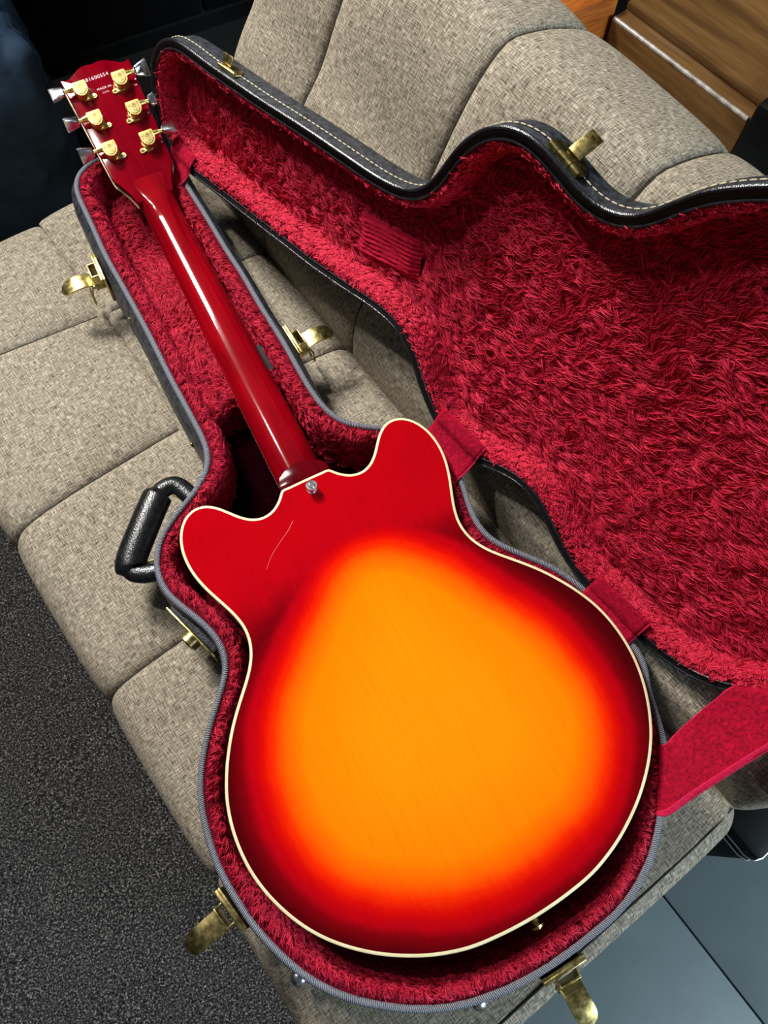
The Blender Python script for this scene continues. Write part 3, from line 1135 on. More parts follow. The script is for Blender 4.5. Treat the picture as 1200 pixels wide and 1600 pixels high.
# pressed ribbed rectangle in the plush
na, nb = 24, 91
PA, PB = np.meshgrid(np.linspace(0, 1, na), np.linspace(0, 1, nb), indexing='ij')
q00, q10, q11, q01 = [np.array(c) for c in ((0.272, 0.080), (0.360, 0.108), (0.350, 0.159), (0.260, 0.132))]
QQ = (1 - PA)[..., None] * ((1 - PB)[..., None] * q00 + PB[..., None] * q01) + PA[..., None] * ((1 - PB)[..., None] * q10 + PB[..., None] * q11)
rib = 0.5 + 0.5 * np.cos(PB * 11 * 2 * math.pi + 1.2 * wavy(QQ.reshape(-1, 2), 62, 60).reshape(PA.shape))
wob = wavy(QQ.reshape(-1, 2), 61, 160).reshape(PA.shape)
rimd = np.minimum(np.minimum(PA, 1 - PA) * 8, np.minimum(PB, 1 - PB) * 6).clip(0, 1)
hh = 0.0235 + 0.006 * (1 - rimd) - 0.0015 * rib * (0.6 + 0.8 * wob) - 0.0008 * wavy(QQ.reshape(-1, 2), 63, 300).reshape(PA.shape)
PV = lidp(QQ[..., 0], QQ[..., 1], hh).reshape(-1, 3)
o = mesh_obj('pressed_patch', PV, [(i * nb + k, i * nb + k + 1, (i + 1) * nb + k + 1, (i + 1) * nb + k) for i in range(na - 1) for k in range(nb - 1)], M_PRESS, lid_lining)
o['label'] = 'flattened ribbed rectangle in the plush'


def lid_su(P):
    return np.c_[(P - H0) @ HD, (P - H0) @ HU]


def in_patch(q):
    k = 0.29 * (q[:, 0] - 0.262)
    return (q[:, 0] > 0.262) & (q[:, 0] < 0.356) & (q[:, 1] > 0.084 + k) & (q[:, 1] < 0.134 + k)


def lid_flow(P, Nn):
    q = lid_su(P)
    a = 0.35 + 0.75 * wavy(q, 41, 14) + 0.75 * wavy(q, 43, 45) + 0.35 * wavy(q, 44, 110)
    a = np.where(in_patch(q), 0.28, a)
    return np.cos(a)[:, None] * HD + np.sin(a)[:, None] * HU


def lid_len(P):
    q = lid_su(P)
    d = poly_dist(q, LID)
    ridge = in_patch(q)
    return np.where(ridge, 0.35, 0.25 + 0.75 * smoothstep(d, 0.012, 0.032))


def lid_mask(P):
    return ~in_patch(lid_su(P))


fur('lid_pile', Vd, Fd, lid_lining, 34000, 10, 0.0165, 0.40, lid_flow, lid_mask, rad=0.00038, spread=0.0024, seed=9, lenfn=lid_len)


# ------------------------------------------------------------------ hinge strips and stay strap
def strip(name, rowsL, rowsR, mat, parent, thick=0.0014, nseg=14):
    """cloth strip between two 3-D polylines; thickness by a second layer"""
    Lp, Rp = catmull(rowsL, 5), catmull(rowsR, 5)
    m = len(Lp)
    G = np.stack([Lp[:, None] * (1 - t) + Rp[:, None] * t for t in np.linspace(0, 1, nseg)], 1)[:, :, 0]
    du = np.gradient(G, axis=0)
    dv = np.gradient(G, axis=1)
    nn = np.cross(du, dv)
    nn /= np.linalg.norm(nn, axis=-1)[..., None] + 1e-12
    if nn[..., 2].mean() < 0:
        nn = -nn
    T = G + nn * thick / 2 + nn * (0.0005 * wavy(G.reshape(-1, 3), 77, 90).reshape(m, nseg))[..., None]
    Bt = G - nn * thick / 2
    V = np.vstack([T.reshape(-1, 3), Bt.reshape(-1, 3)])
    k0 = m * nseg
    F = []
    for i in range(m - 1):
        for j in range(nseg - 1):
            a = i * nseg + j
            F.append((a, a + 1, a + nseg + 1, a + nseg))
            F.append((k0 + a, k0 + a + nseg, k0 + a + nseg + 1, k0 + a + 1))
    for i in range(m - 1):
        for j in (0, nseg - 1):
            a = i * nseg + j
            F.append((a, a + nseg, k0 + a + nseg, k0 + a))
    for j in range(nseg - 1):
        for i in (0, m - 1):
            a = i * nseg + j
            F.append((a, a + 1, k0 + a + 1, k0 + a))
    o = mesh_obj(name, V, F, mat, parent, recalc=True)
    return o, Lp, Rp


def hinge_path(s):
    b = H0 + s * HD
    ut = float(np.interp(s, LLp[:, 0], LLp[:, 1]))
    z = np.array([0, 0, 1.0])
    return np.array([b - HW * (ut + 0.018) + z * (-0.004), b - HW * (ut + 0.012) + z * 0.0025, b - HW * (ut + 0.004) + z * 0.003, b + HU * (ut + 0.003) - HN * 0.0035,
                     b + HU * (ut + 0.012) - HN * 0.003, b + HU * (ut + 0.024) + HN * 0.004])


for s0, s1 in ((-0.034, 0.006), (0.463, 0.527), (0.700, 0.766)):
    o, lp, rp = strip('hinge_strip', hinge_path(s0), hinge_path(s1), M_VEL, case)
    mb = MB()
    mb.tube([Vector(p) for p in rp], 0.0011, 6)
    mb.build('hem', M_HEM, o)

A1, A2 = np.array([0.186, 0.064, RIM + 0.002]), np.array([0.1495, 0.0135, RIM + 0.002])
I1, I2 = A1 + np.array([-0.009, 0.007, -0.012]), A2 + np.array([-0.008, 0.009, -0.012])
B1, B2 = lidp(0.853, 0.046, -0.003), lidp(0.908, 0.128, -0.003)
tt = np.linspace(0, 1, 7)
sg = lambda a, b: [a * (1 - t) + b * t + np.array([0, 0, -0.010]) * math.sin(math.pi * t) for t in tt]
o, lp, rp = strip('stay_strap', [I1] + sg(A1, B1) + [lidp(0.862, 0.060, 0.010)], [I2] + sg(A2, B2) + [lidp(0.912, 0.140, 0.010)], M_VEL, case, 0.002)
mb = MB()
rp2 = rp * 0.965 + lp * 0.035
mb.tube([Vector(p) + Vector((0, 0, 0.0008)) for p in rp2], 0.0030, 8, squash=0.5)
mb.build('hem', M_HEM, o)
mb = MB()
mb.tube([Vector(p) for p in lp], 0.0012, 6)
mb.build('hem', M_HEM, o)


# ------------------------------------------------------------------ latches, lock plate, handle, studs, pull tab
def frame(p, xdir, ydir):
    x = Vector(xdir).normalized()
    y = Vector(ydir).normalized()
    z = x.cross(y).normalized()
    y = z.cross(x)
    return Matrix(((x.x, y.x, z.x, p[0]), (x.y, y.y, z.y, p[1]), (x.z, y.z, z.z, p[2]), (0, 0, 0, 1)))


lm = {}
mb = MB()
mb.box(-0.021, 0.021, -0.001, 0.0022, -0.046, -0.004, 0.0006)
mb.box(-0.021, 0.021, 0.0018, 0.0052, -0.0085, -0.0035, 0.0006)
lm['latch'] = (mb, M_BRASS)
mb = MB()
mb.box(-0.0105, 0.0105, 0.0125, 0.0142, -0.030, -0.006, 0.0003)
mb.box(-0.0105, -0.0090, 0.0022, 0.0130, -0.030, -0.006, 0.0003)
mb.box(0.0090, 0.0105, 0.0022, 0.0130, -0.030, -0.006, 0.0003)
lm['bracket'] = (mb, M_BRASS)
mb = MB()
# curved tongue with a rounded tip
ys = np.linspace(0, 1, 15)
rowsv = []
for t in ys:
    y = 0.0135 + 0.040 * t
    z = -0.0205 + 0.005 * math.sin(t * 3.0) - 0.004 * t * t
    hw = 0.0102 if t < 0.72 else 0.0102 * math.sqrt(max(1 - ((t - 0.72) / 0.285) ** 2, 0.02))
    rowsv.append([(-hw, y, z - 0.0022), (-hw, y, z), (-hw * 0.4, y, z + 0.0008), (hw * 0.4, y, z + 0.0008), (hw, y, z), (hw, y, z - 0.0022)])
vv = [p for r_ in rowsv for p in r_]
ff = [(i * 6 + k, i * 6 + (k + 1) % 6, (i + 1) * 6 + (k + 1) % 6, (i + 1) * 6 + k) for i in range(14) for k in range(6)]
ff += [tuple(range(6)), tuple(14 * 6 + k for k in range(5, -1, -1))]
mb.add(vv, ff)
mb.cyl((-0.0115, 0.0155, -0.0225), (0.0115, 0.0155, -0.0225), 0.0026, n=14)
lm['lever'] = (mb, M_BRASS)
mb = MB()
mb.tube([(-0.0092, 0.017, -0.023), (-0.0092, 0.022, -0.036), (-0.0085, 0.023, -0.054), (0, 0.0235, -0.058), (0.0085, 0.023, -0.054), (0.0092, 0.022, -0.036), (0.0092, 0.017, -0.023)], 0.0014, 8)
lm['wire_loop'] = (mb, M_BRASS)
proto = {}
for i, (p, nrm, tilt) in enumerate((((-0.0955, 0.834), (-1.0, 0.02), 0.0), ((0.0655, 0.636), (1.0, 0.05), 0.0), ((-0.2285, 0.125), (-0.975, -0.22), 0.0), ((0.004, -0.0475), (0.02, -1.0), 0.0))):
    Mx = frame((p[0], p[1], RIM - 0.002), Vector((nrm[0], nrm[1], 0)).cross(Vector((0, 0, 1))) * 1.0, (nrm[0], nrm[1], 0))
    par = None
    for nm, (b, mt) in lm.items():
        if nm == 'wire_loop' and i >= 2:
            Lm = Matrix.Translation((0, 0, 0))
        if nm not in proto:
            o = b.build(nm, mt, case if nm == 'latch' else par)
            proto[nm] = o
        else:
            o = mesh_obj(nm, None, None, None, case if nm == 'latch' else par, mesh=proto[nm].data)
        if nm == 'latch':
            o.matrix_basis = Mx
            par = o

# lock plate at the waist, bent brass plate with a round barrel
nrm = Vector((-0.944, -0.33, 0))
Mx = frame((-0.1690, 0.3745, RIM - 0.026), nrm.cross(Vector((0, 0, 1))), nrm)
mb = MB()
mb.box(-0.037, 0.037, -0.0008, 0.0016, -0.014, 0.006, 0.0006)
pl = mb.build('lock_plate', M_BRASS, case, Mx)
mb = MB()
mb.box(-0.034, 0.034, -0.016, -0.0008, -0.016, 0.010, 0.003)
mb.build('lock_block', M_BLACK, pl)
mb = MB()
mb.cyl((-0.004, 0.001, -0.003), (-0.004, 0.010, -0.003), 0.0105, n=28)
mb.cyl((-0.004, 0.010, -0.003), (-0.004, 0.0115, -0.003), 0.0085, 0.0075, n=28)
mb.build('lock_barrel', M_BRASS, pl)
for x in (-0.028, 0.022):
    mb = MB()
    mb.cyl((x, 0.0012, -0.002), (x, 0.0022, -0.002), 0.0024, n=14)
    mb.build('rivet_hole', M_LIP, pl)

# handle
zc = RIM - 0.026
path = catmull(np.array([(-0.112, 0.513, zc), (-0.122, 0.5345, zc), (-0.138, 0.5355, zc + 0.001), (-0.152, 0.5235, zc + 0.002), (-0.174, 0.5, zc + 0.002), (-0.1945, 0.477, zc + 0.001), (-0.199, 0.4645, zc), (-0.190, 0.456, zc), (-0.1755, 0.4515, zc)]), 8)
mb = MB()
t = np.linspace(0, 1, len(path))
rr = 0.0105 + 0.0062 * (smoothstep(t, 0.27, 0.31) - smoothstep(t, 0.71, 0.75))
mb.tube([Vector(p) for p in path], list(rr), 18, squash=0.66)
hd = mb.build('handle', M_LEATHER, case, deg=50)
for p0, p1 in (((-0.108, 0.509, zc), (-0.121, 0.530, zc)), ((-0.170, 0.456, zc), (-0.193, 0.4575, zc))):
    mb = MB()
    d_ = (Vector(p1) - Vector(p0)).normalized()
    sd = d_.cross(Vector((0, 0, 1))) * 0.0088
    a_, b_2 = Vector(p0), Vector(p1)
    mb.tube([a_ + sd, b_2 + sd, b_2 + sd * 0.4 + d_ * 0.004, b_2 - sd * 0.4 + d_ * 0.004, b_2 - sd, a_ - sd], 0.0014, 8)
    mb.build('handle_ring', M_BRASS, hd)
for c, nv in (((-0.0893, 0.753), (-1, 0)), ((-0.0868, 0.567), (-1, 0))):
    mb = MB()
    bm = bmesh.new()
    bmesh.ops.create_uvsphere(bm, u_segments=16, v_segments=8, radius=1)
    mb.bm(bm, Matrix.Translation((c[0] - 0.001, c[1], RIM - 0.016)) @ Matrix.Diagonal((0.0018, 0.0035, 0.0035, 1)))
    mb.build('stud', M_BRASS, case)
for c in ((-0.205, 0.047), (-0.072, -0.0435)):
    mb = MB()
    bm = bmesh.new()
    bmesh.ops.create_uvsphere(bm, u_segments=16, v_segments=8, radius=1)
    mb.bm(bm, Matrix.Translation((c[0], c[1], RIM - 0.045)) @ Matrix.Diagonal((0.008, 0.008, 0.006, 1)))
    mb.build('stud', M_CHROME, case)
mb = MB()
mb.box(-0.0075, 0.0075, -0.019, 0.019, 0, 0.0022, 0.0008)
o = mb.build('pull_tab', M_WEBBING, case, Matrix.Translation((0.0305, 0.638, RIM - 0.0235)) @ Matrix.Rotation(-0.06, 4, 'Z'))
o['label'] = 'black webbing pull tab'

# catches on the lid
def lid_frame(s, u, n, tang):
    x = Vector(HD) * tang[0] + Vector(HU) * tang[1]
    x.normalize()
    z = Vector(HN)
    y = z.cross(x)
    p = lidp(s, u, n)
    return Matrix(((x.x, y.x, z.x, p[0]), (x.y, y.y, z.y, p[1]), (x.z, y.z, z.z, p[2]), (0, 0, 0, 1)))


def catch(Mx, flip, size=1.0):
    s = size
    mb = MB()
    pts = [(-0.017, 0.003), (0.017, 0.003), (0.019, 0.010), (0.012, 0.019), (0.004, 0.0225), (-0.004, 0.0225), (-0.012, 0.019), (-0.019, 0.010)]
    # shield-shaped plate lying on the lid wall: local x along rim, z across the wall
    mb.prism([(a * s, b * s) for a, b in pts], 0.0, 0.0016, 0.0004)
    v = [(x, z, y) for x, y, z in mb.v]
    mb.v = v
    c = mb.build('lid_catch', M_BRASS, case, Mx)
    for x0, x1 in ((-0.0165, -0.0075), (-0.0068, 0.0068), (0.0075, 0.0165)):
        mb = MB()
        mb.cyl((x0 * s, 0.0022, 0.0022 * s), (x1 * s, 0.0022, 0.0022 * s), 0.0031 * s, n=18)
        mb.build('hinge_barrel', M_BRASS, c)
    mb = MB()
    if flip:
        mb.box(-0.0065 * s, 0.0065 * s, 0.0, 0.022 * s, -0.0008, 0.0008, 0.0004, Matrix.Translation((0.0, 0.003, 0.013 * s)) @ Matrix.Rotation(math.radians(52), 4, 'X'))
        h = mb.build('hasp', M_BRASS, c)
        mb = MB()
        mb.tube([(-0.0028, 0.015, 0.0285), (-0.0028, 0.0185, 0.0255), (0.0028, 0.0185, 0.0255), (0.0028, 0.015, 0.0285)], 0.0008, 8)
        mb.build('hasp_loop', M_BRASS, h)
    else:
        mb.box(-0.006 * s, 0.012 * s, 0.0, 0.013 * s, -0.0008, 0.0008, 0.0004, Matrix.Translation((0.006, 0.003, 0.008 * s)) @ Matrix.Rotation(math.radians(20), 4, 'X'))
        mb.build('hasp', M_BRASS, c)
    return c


def lid_at(s, upper=True):
    k = np.where((LID[:, 1] > (0.1 if upper else -1)) & (LID[:, 1] < (9 if upper else 0.1)))[0]
    i = k[np.argmin(np.abs(LID[k, 0] - s))]
    t = LID[(i + 2) % LN] - LID[(i - 2) % LN]
    return LID[i], t


for s_, up, fl_, sz in ((0.046, True, False, 0.85), (0.462, True, True, 1.05), (0.25, False, False, 0.8)):
    p, t = lid_at(s_, up)
    Mx = lid_frame(p[0], p[1], 0.005, t)
    y = Mx.to_3x3() @ Vector((0, 1, 0))
    out = Vector(HU) if up else -Vector(HU)
    if y.dot(out) < 0:
        Mx = lid_frame(p[0], p[1], 0.005, -t)
    y = (Mx.to_3x3() @ Vector((0, 1, 0))) * 0.0008
    Mx.translation += y
    catch(Mx, fl_, sz)

# ------------------------------------------------------------------ the guitar
gt = thing('electric_guitar', 'red and orange sunburst semi-hollow electric guitar lying face down in the open case', 'guitar', (0.0, 0.3, RIM - 0.055))
BURST = relax(resample(catmull(np.array([(0.040, 0.355), (0.079, 0.320), (0.108, 0.268), (0.138, 0.210), (0.149, 0.149), (0.136, 0.097), (0.096, 0.056), (0.046, 0.041), (-0.014, 0.038), (-0.059, 0.048), (-0.106, 0.075), (-0.138, 0.108), (-0.152, 0.155), (-0.145, 0.211), (-0.124, 0.257), (-0.088, 0.292), (-0.045, 0.330), (-0.004, 0.358)]), 8, True), 160), 6)
BIND = 0.0028
inner = inset(BODY, BIND, 0)
V2, F2 = fill(inner, 0.006)
dB = poly_dist(V2, BODY)
arch = 0.0045 * smoothstep(dB, 0.008, 0.17)
nB = len(BODY)
Vb = np.c_[V2, GZ + arch]
o_back = mesh_obj('body', Vb, F2, M_BODY, gt, recalc=True)
if o_back.data.polygons[0].normal.z < 0:
    o_back.data.flip_normals()
sd = poly_dist(V2, BURST)
set_attr(o_back.data, 'burst', np.clip(0.5 + sd / 0.30, 0.30 + 0.126 * smoothstep(V2[:, 1], 0.24, 0.38), 1))
rows = [ring3(inner, GZ), ring3(inset(BODY, 0.0006, 0), GZ + 0.0002), ring3(BODY, GZ - 0.0006), ring3(BODY, GZ - 0.0065)]
mesh_obj('binding', np.vstack(rows), rings_faces(4, nB), M_CREAM, o_back, recalc=True)
bs = inset(BODY, 0.0003, 0)
V2t, F2t = fill(bs, 0.012)
dT = poly_dist(V2t, BODY)
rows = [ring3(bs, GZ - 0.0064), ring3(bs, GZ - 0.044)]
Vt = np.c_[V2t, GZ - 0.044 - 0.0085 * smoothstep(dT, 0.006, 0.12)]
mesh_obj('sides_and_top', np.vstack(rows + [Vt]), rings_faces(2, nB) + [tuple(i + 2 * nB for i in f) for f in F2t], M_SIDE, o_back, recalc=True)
# hairline scratch
sc_ = catmull(np.array([(-0.0303, 0.4206), (-0.0387, 0.4133), (-0.0504, 0.4062), (-0.0648, 0.3961), (-0.0753, 0.3851)]), 8)
dz = 0.0045 * smoothstep(poly_dist(sc_, BODY), 0.008, 0.17)
mb = MB()
mb.tube([Vector((p[0], p[1], GZ + z + 0.0001)) for p, z in zip(sc_, dz)], list(np.linspace(0.00028, 0.00012, len(sc_))), 5)
mb.build('scratch', M_SCRATCH, o_back)

# neck: swept D section that bends into the headstock
TH = math.radians(17)
YN, ZN = 0.874, GZ - 0.010
XN = 0.0024


def neck_back(y):
    return GZ - 0.023 + (0.013) * (y - 0.455) / (YN - 0.455)


def DSEC(a):
    return np.clip(1 - np.abs(np.cos(a)) ** 2.5, 0, 1) ** 0.6


sec = []
NS = 40
ylist = list(np.linspace(0.440, 0.862, 30))
for y in ylist:
    hw = np.interp(y, [0.44, 0.874], [0.0266, 0.0218])
    dp = np.interp(y, [0.44, 0.874], [0.0185, 0.0160])
    sec.append((y, neck_back(y), hw, dp, 0.0, 1.0))
rows = []
for y, zb, hw, dp, tilt, rd in sec:
    a = np.linspace(0, math.pi, NS)
    rows.append(np.c_[XN + hw * np.cos(a), np.full(NS, y), zb - dp + dp * DSEC(a)])
e_back = np.array([0, math.cos(TH), math.sin(TH)])
n_head = np.array([0, -math.sin(TH), math.cos(TH)])
O_h = np.array([XN, YN, ZN])
for l in np.linspace(0.002, 0.075, 14):
    b = smoothstep(l, -0.025, 0.045)
    hw = np.interp(l, [0.0, 0.012, 0.026, 0.040, 0.050, 0.075], [0.0214, 0.0226, 0.0268, 0.0335, 0.0375, 0.0378])
    hgt = 0.0004 + 0.0026 * math.exp(-(l / 0.018) ** 2) - 0.0016 * smoothstep(l, 0.030, 0.060)
    dp = 0.0155
    a = np.linspace(0, math.pi, NS)
    x = hw * np.cos(a)
    prof_d = DSEC(a) * (1 - b) + b * (1 - np.abs(np.cos(a)) ** 9)
    zz_ = hgt - dp + dp * prof_d
    rows.append(O_h + x[:, None] * np.array([1, 0, 0]) + l * e_back + zz_[:, None] * n_head)
m_ = len(rows)
V = np.vstack(rows)
F = [(i * NS + k, i * NS + k + 1, (i + 1) * NS + k + 1, (i + 1) * NS + k) for i in range(m_ - 1) for k in range(NS - 1)]
F += [((i) * NS + NS - 1, i * NS, (i + 1) * NS, (i + 1) * NS + NS - 1) for i in range(m_ - 1)]
F += [tuple(range(NS)), tuple((m_ - 1) * NS + k for k in range(NS - 1, -1, -1))]
neck = mesh_obj('neck', V, F, M_NECK, gt, recalc=True)
smooth_by_angle(neck, 50)
# fretboard with bound edges under the neck
mb = MB()
v, f = [], []
for y in (0.30, 0.868):
    hw = np.interp(y, [0.30, 0.44, 0.874], [0.0262, 0.0258, 0.0210])
    z1 = neck_back(max(y, 0.44)) - np.interp(y, [0.30, 0.44, 0.874], [0.0215, 0.0185, 0.0160])
    v += [(XN - hw, y, z1), (XN + hw, y, z1), (XN + hw * 0.98, y, z1 - 0.006), (XN - hw * 0.98, y, z1 - 0.006)]
# keep the buried part below the body's top
v = [(x, max(y, 0.452), z) for x, y, z in v]
f = [(0, 1, 2, 3), (7, 6, 5, 4), (0, 4, 5, 1), (1, 5, 6, 2), (2, 6, 7, 3), (3, 7, 4, 0)]
mb.add(v, f)
fb = mb.build('fretboard', M_EBONY, neck)
for sgn in (-1, 1):
    p0 = Vector((XN + sgn * 0.0258, 0.452, neck_back(0.452) - 0.0194))
    p1 = Vector((XN + sgn * 0.0210, 0.868, neck_back(0.868) - 0.0170))
    mb = MB()
    mb.tube([p0, p0.lerp(p1, 0.5), p1], 0.0007, 6)
    mb.build('fretboard_binding', M_CREAM, fb)

# headstock plate
half = [(0.0228, 0.012), (0.0270, 0.026), (0.0335, 0.040), (0.0372, 0.046), (0.0385, 0.054), (0.0395, 0.08), (0.0415, 0.13), (0.0436, 0.178), (0.0440, 0.1875), (0.0425, 0.1885), (0.0385, 0.1862), (0.0330, 0.1870), (0.0260, 0.1910), (0.0185, 0.1955), (0.0110, 0.1975), (0.0050, 0.1972), (0.0, 0.1962)]
out = half + [(-x, y) for x, y in half[:-1][::-1]]
MH = Matrix(((1, 0, 0, XN - 0.0012), (0, e_back[1], n_head[1], YN), (0, e_back[2], n_head[2], ZN), (0, 0, 0, 1)))
mb = MB()
mb.prism(out, -0.0145, 0.0, 0.0008)
head = mb.build('headstock', M_HEAD, gt, MH)
mb = MB()
mb.prism([(x * 1.004, y) for x, y in out], -0.0162, -0.0144)
mb.build('headstock_facing', M_EBONY, head)
mb = MB()
loop = [Vector((x * 1.006, y, -0.0146)) for x, y in out]
mb.tube(loop, 0.0007, 6)
mb.build('headstock_binding', M_CREAM, head)


def text(body, size, x, y, parent, name, bold=0.0):
    c = bpy.data.curves.new(name, 'FONT')
    c.body = body
    c.size = size
    c.align_x = 'CENTER'
    c.align_y = 'CENTER'
    c.extrude = 0.00004
    c.offset = bold
    c.space_character = 1.12
    c.materials.append(M_INK)
    tmp = bpy.data.objects.new(name + '_curve', c)
    COL.objects.link(tmp)
    dg = bpy.context.evaluated_depsgraph_get()
    me = bpy.data.meshes.new_from_object(tmp.evaluated_get(dg))
    bpy.data.objects.remove(tmp)
    bpy.data.curves.remove(c)
    o = mesh_obj(name, None, None, None, parent, mesh=me)
    o.location = (x, y, 0.00005)
    return o


text('81600554', 0.0066, -0.0012, 0.1783, head, 'serial_number')
text('MADE IN', 0.0042, 0.0012, 0.1625, head, 'made_in_stamp')
text('U.S.A.', 0.0032, 0.0012, 0.1568, head, 'origin_stamp')

# tuners
tun = {}
for sx in (1, -1):
    hs = MB()
    # round base and screw tab
    hs.cyl((-0.0005 * sx, -0.001, 0.0), (-0.0005 * sx, -0.001, 0.0045), 0.0092, 0.0088, n=28)
    hs.box(-0.0122 if sx > 0 else 0.0, 0.0 if sx > 0 else 0.0122, -0.0105, -0.0050, 0.0, 0.0022, 0.0006)
    hs.cyl((-0.0120 * sx, -0.0078, 0.0), (-0.0120 * sx, -0.0078, 0.0022), 0.0031, n=18)
    cap = MB()
    pts = [(1.1 * a_, 1.1 * b_) for a_, b_ in [(-0.0072, 0.0085), (0.0072, 0.0085), (0.0080, 0.0070), (0.0080, -0.0010), (0.0066, -0.0052), (0.0036, -0.0082), (0.0, -0.0094), (-0.0036, -0.0082), (-0.0066, -0.0052), (-0.0080, -0.0010), (-0.0080, 0.0070)]]
    cap.prism(pts, 0.0042, 0.0118, 0.0005)
    inn = MB()
    inn.prism([(x * 0.74, y * 0.70 - 0.0008) for x, y in pts], 0.0118, 0.0124, 0.0003)
    sh = MB()
    sh.cyl((0.006 * sx, 0.0045, 0.0078), (0.0150 * sx, 0.0045, 0.0078), 0.0042, 0.0030, n=18)
    sh.cyl((0.0150 * sx, 0.0045, 0.0078), (0.0205 * sx, 0.0045, 0.0078), 0.0024, 0.0024, n=14)
    sw = MB()
    sw.cyl((-0.0120 * sx, -0.0078, 0.0022), (-0.0120 * sx, -0.0078, 0.0029), 0.0019, 0.0014, n=14)
    bt = MB()
    # keystone button around the local x axis
    stn = [(0.0, 0.0044, 0.0036), (0.0016, 0.0058, 0.0042), (0.0075, 0.0078, 0.0038), (0.0150, 0.0102, 0.0032), (0.0170, 0.0104, 0.0022)]
    v, f = [], []
    for x, hw, ht in stn:
        for k in range(16):
            a = 2 * math.pi * k / 16
            ca, sa_ = math.cos(a), math.sin(a)
            v.append((x * sx, hw * math.copysign(abs(ca) ** 0.5, ca), ht * math.copysign(abs(sa_) ** 0.6, sa_)))
    for i in range(len(stn) - 1):
        for k in range(16):
            f.append((i * 16 + k, i * 16 + (k + 1) % 16, (i + 1) * 16 + (k + 1) % 16, (i + 1) * 16 + k))
    f += [tuple(range(16)), tuple((len(stn) - 1) * 16 + k for k in range(15, -1, -1))]
    bt.add(v, f)
    tun[sx] = (hs, cap, inn, sh, sw, bt)
tm = {}
T_POS = [(-1, -0.0248, 0.1634, -12), (-1, -0.0241, 0.1227, 78), (-1, -0.0241, 0.0806, 60), (1, 0.0244, 0.1605, 48), (1, 0.0240, 0.1189, 14), (1, 0.0230, 0.0778, -25)]
for sx, tx, ty, ang in T_POS:
    parts = ('tuner', 'gear_cover', 'cover_emblem', 'shaft', 'screw', 'button')
    mats = (M_GOLD, M_GOLD, M_BRASS, M_GOLD, M_CHROME, M_CHROME)
    par = None
    for nm, mt, b in zip(parts, mats, tun[sx]):
        key = (sx, nm)
        pr_ = gt if nm == 'tuner' else par
        if key not in tm:
            o = b.build(nm, mt, pr_, deg=8 if nm in ('gear_cover', 'cover_emblem') else 24)
            tm[key] = o
        else:
            o = mesh_obj(nm, None, None, None, pr_, mesh=tm[key].data)
        if nm == 'tuner':
            o.matrix_basis = MH @ Matrix.Translation((tx - (XN - 0.0012), ty, 0.0))
            par = o
        if nm == 'button':
            o.matrix_basis = Matrix.Translation((0.0195 * sx, 0.0045, 0.0078)) @ Matrix.Rotation(math.radians(ang), 4, 'X')

# heel cap and strap buttons
pts = [(-0.0268, 0.4545), (0.0290, 0.4545), (0.0288, 0.4640), (0.0245, 0.4705), (0.0140, 0.4765), (0.0, 0.4790), (-0.0140, 0.4765), (-0.0235, 0.4705), (-0.0268, 0.4630)]
mb = MB()
mb.prism(pts, GZ - 0.036, GZ - 0.0005, 0.0012)
mb.build('heel', M_HEEL, gt)


def strap_button(p, axis, mat):
    q = Vector(axis).to_track_quat('Z', 'Y').to_matrix().to_4x4()
    Mx = Matrix.Translation(Vector(p)) @ q
    mb = MB()
    mb.cyl((0, 0, -0.0005), (0, 0, 0.0022), 0.0062, 0.0056, 28)
    mb.cyl((0, 0, 0.0022), (0, 0, 0.0075), 0.0038, 0.0036, 24)
    mb.cyl((0, 0, 0.0075), (0, 0, 0.0090), 0.0046, 0.0064, 28)
    mb.cyl((0, 0, 0.0090), (0, 0, 0.0112), 0.0064, 0.0056, 28)
    b = mb.build('strap_button', mat, gt, Mx)
    mb = MB()
    mb.cyl((0, 0, 0.0110), (0, 0, 0.0122), 0.0032, 0.0026, 18)
    mb.box(-0.002, 0.002, -0.0003, 0.0003, 0.0121, 0.0125)
    mb.box(-0.0003, 0.0003, -0.002, 0.002, 0.0121, 0.0125)
    mb.build('screw', mat, b)


strap_button((0.0022, 0.4425, GZ + 0.0008), (0, 0, 1), M_CHROME)
strap_button((0.0006, 0.0004, GZ - 0.021), (0, -1, 0), M_BRASS)

# ------------------------------------------------------------------ things around the sofa
# walnut cabinet behind the backrest
zt = GZ - 0.20
c0, c1 = np.array([0.885, 1.105]), np.array([0.950, 0.800])
ed = (c1 - c0) / np.linalg.norm(c1 - c0)
dp = np.array([-ed[1], ed[0]])
if dp[0] < 0:
    dp = -dp
ang = math.atan2(dp[1], dp[0])
wlen = float(np.linalg.norm(c1 - c0))
Mx = Matrix.Translation((c0[0], c0[1], 0)) @ Matrix.Rotation(ang, 4, 'Z')
cb = thing('wooden_cabinet', 'brown walnut cabinet with gloss painted pale along the front edge behind the sofa backrest', 'cabinet', (float(c0[0] + 0.3), float(c0[1] - 0.1), 0.0))


def cbox(name, x0, x1, y0, y1, z0, z1, mat, bev, parent):
    mb = MB()
    mb.box(x0, x1, y0, y1, z0, z1, bev)
    return mb.build(name, mat, parent, Mx)


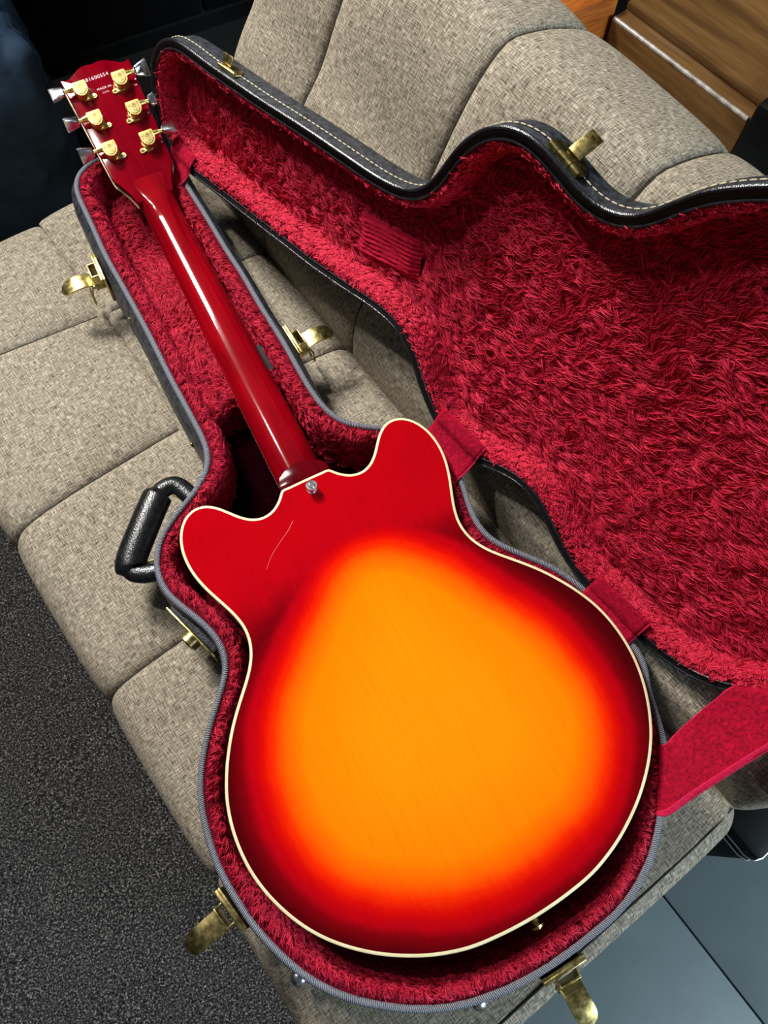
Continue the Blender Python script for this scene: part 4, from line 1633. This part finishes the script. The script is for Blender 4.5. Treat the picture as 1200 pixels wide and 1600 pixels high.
body_ = cbox('carcass', 0.0, 0.62, -wlen, 0.0, 0.0, zt, M_WALNUT, 0.004, cb)
cbox('top_board', 0.034, 0.62, -wlen, 0.0, zt + 0.001, zt + 0.014, M_WALNUT, 0.002, cb)
M_EDGEGLOSS = mat_simple_noise('painted_edge_gloss', srgb(120, 104, 88), srgb(200, 192, 182), 60, 0.3, 0.1)  # pale colour paints in the gloss along the rounded front edge
mb = MB()
mb.tube([(0.003, -wlen + 0.003, zt - 0.002), (0.003, -wlen / 2, zt - 0.002), (0.003, -0.003, zt - 0.002)], 0.0042, 10)
mb.build('edge_strip', M_EDGEGLOSS, cb, Mx)

# orange board standing next to it
mb = MB()
Mo = Matrix.Translation((0.785, 1.125, 0.0)) @ Matrix.Rotation(math.radians(4), 4, 'Z')
mb.box(-0.12, 0.115, -0.02, 0.30, 0.0, GZ - 0.165, 0.01)
o = mb.build('wooden_stool', M_ORANGEWOOD, None, Mo)
o['label'] = 'orange brown wooden block beside the walnut cabinet behind the sofa'
o['category'] = 'stool'

# black speaker box right of the cabinet
mb = MB()
mb.box(-0.02, 0.62, -wlen - 0.46, -wlen - 0.004, 0.0, zt + 0.05, 0.015)
o = mb.build('speaker_box', M_BLACKPANEL, None, Mx)
o['label'] = 'black box at the right edge beside the walnut cabinet'
o['category'] = 'speaker'

# black cabinet with glossy doors beyond the headstock
bc = thing('storage_cabinet', 'tall black storage cabinet in the dark beyond the headstock', 'cabinet', (0.1, 2.0, 0.0))
mb = MB()
mb.box(-0.9, 0.75, 1.80, 2.3, 0.008, 1.5, 0.01)
mb.build('carcass', M_FELTBLACK, bc)
for x0, x1 in ((-0.86, -0.46), (-0.45, -0.05), (-0.04, 0.34), (0.35, 0.73)):
    mb = MB()
    mb.box(x0, x1, 1.786, 1.80, 0.03, 1.47, 0.003)
    d_ = mb.build('door', M_BLACKPANEL, bc)
    mb = MB()
    mb.cyl((x1 - 0.03, 1.775, 0.75), (x1 - 0.03, 1.775, 0.90), 0.005, n=12)
    mb.build('handle', M_BLACKPANEL, d_)

# navy nylon bag slumped next to the sofa
bg = thing('travel_bag', 'dark navy nylon bag slumped on the floor beyond the left sofa end', 'bag', (-0.32, 1.42, 0.0))
bm = bmesh.new()
bmesh.ops.create_cube(bm, size=1.0)
bmesh.ops.subdivide_edges(bm, edges=bm.edges[:], cuts=22, use_grid_fill=True)
co = np.array([tuple(p.co) for p in bm.verts])
q = np.sign(co) * np.abs(co * 2) ** 1.0 / 2
l4 = (np.abs(co * 2) ** 5).sum(1) ** (1 / 5.0)
q = co / l4[:, None]
P = q * np.array([0.52, 0.40, 0.50]) + np.array([-0.325, 1.40, 0.251])
nz = wavy(P, 51, 14) * 0.02 + np.abs(wavy(P, 52, 24)) * 0.035 + np.abs(wavy(P, 53, 50)) * 0.014
P[:, 0] += (P[:, 0] + 0.32) * nz * 3
P[:, 1] += (P[:, 1] - 1.44) * nz * 4
P[:, 2] = np.maximum(P[:, 2] + nz * 0.8 * (P[:, 2] > 0.1), 0.008)
for p, c in zip(bm.verts, P):
    p.co = c
me = MB()
me.bm(bm)
me.build('bag_body', M_NAVY, bg, deg=60)
mb = MB()
mb.tube([Vector(p) for p in catmull(np.array([(-0.46, 1.27, 0.30), (-0.40, 1.235, 0.40), (-0.30, 1.25, 0.46), (-0.20, 1.235, 0.40), (-0.15, 1.27, 0.30)]), 8)], 0.010, 10, squash=0.5)
mb.build('strap', M_NAVY, bg)
# black case on the floor past the right-hand sofa end
fc = thing('accessory_case', 'small black case with thin silver trim on the floor past the right sofa end', 'case', tuple(sofa(0.20, 0.55, 0.0)))
mb = MB()
sbox(mb, 0.092, 0.178, 0.288, 0.80, 0.0005, 0.19, 0.014)
mb.build('case_body', M_DEEPBLACK, fc)
for zz_, ss in ((0.170, 0.1792), (0.152, 0.1792)):
    mb = MB()
    mb.tube([Vector(sofa(0.112, 0.2868, zz_)), Vector(sofa(0.164, 0.2868, zz_)), Vector(sofa(0.1750, 0.2910, zz_)), Vector(sofa(ss, 0.302, zz_)), Vector(sofa(ss, 0.55, zz_)), Vector(sofa(ss, 0.79, zz_))], 0.0012, 8)
    mb.build('trim', M_CHROME, fc)
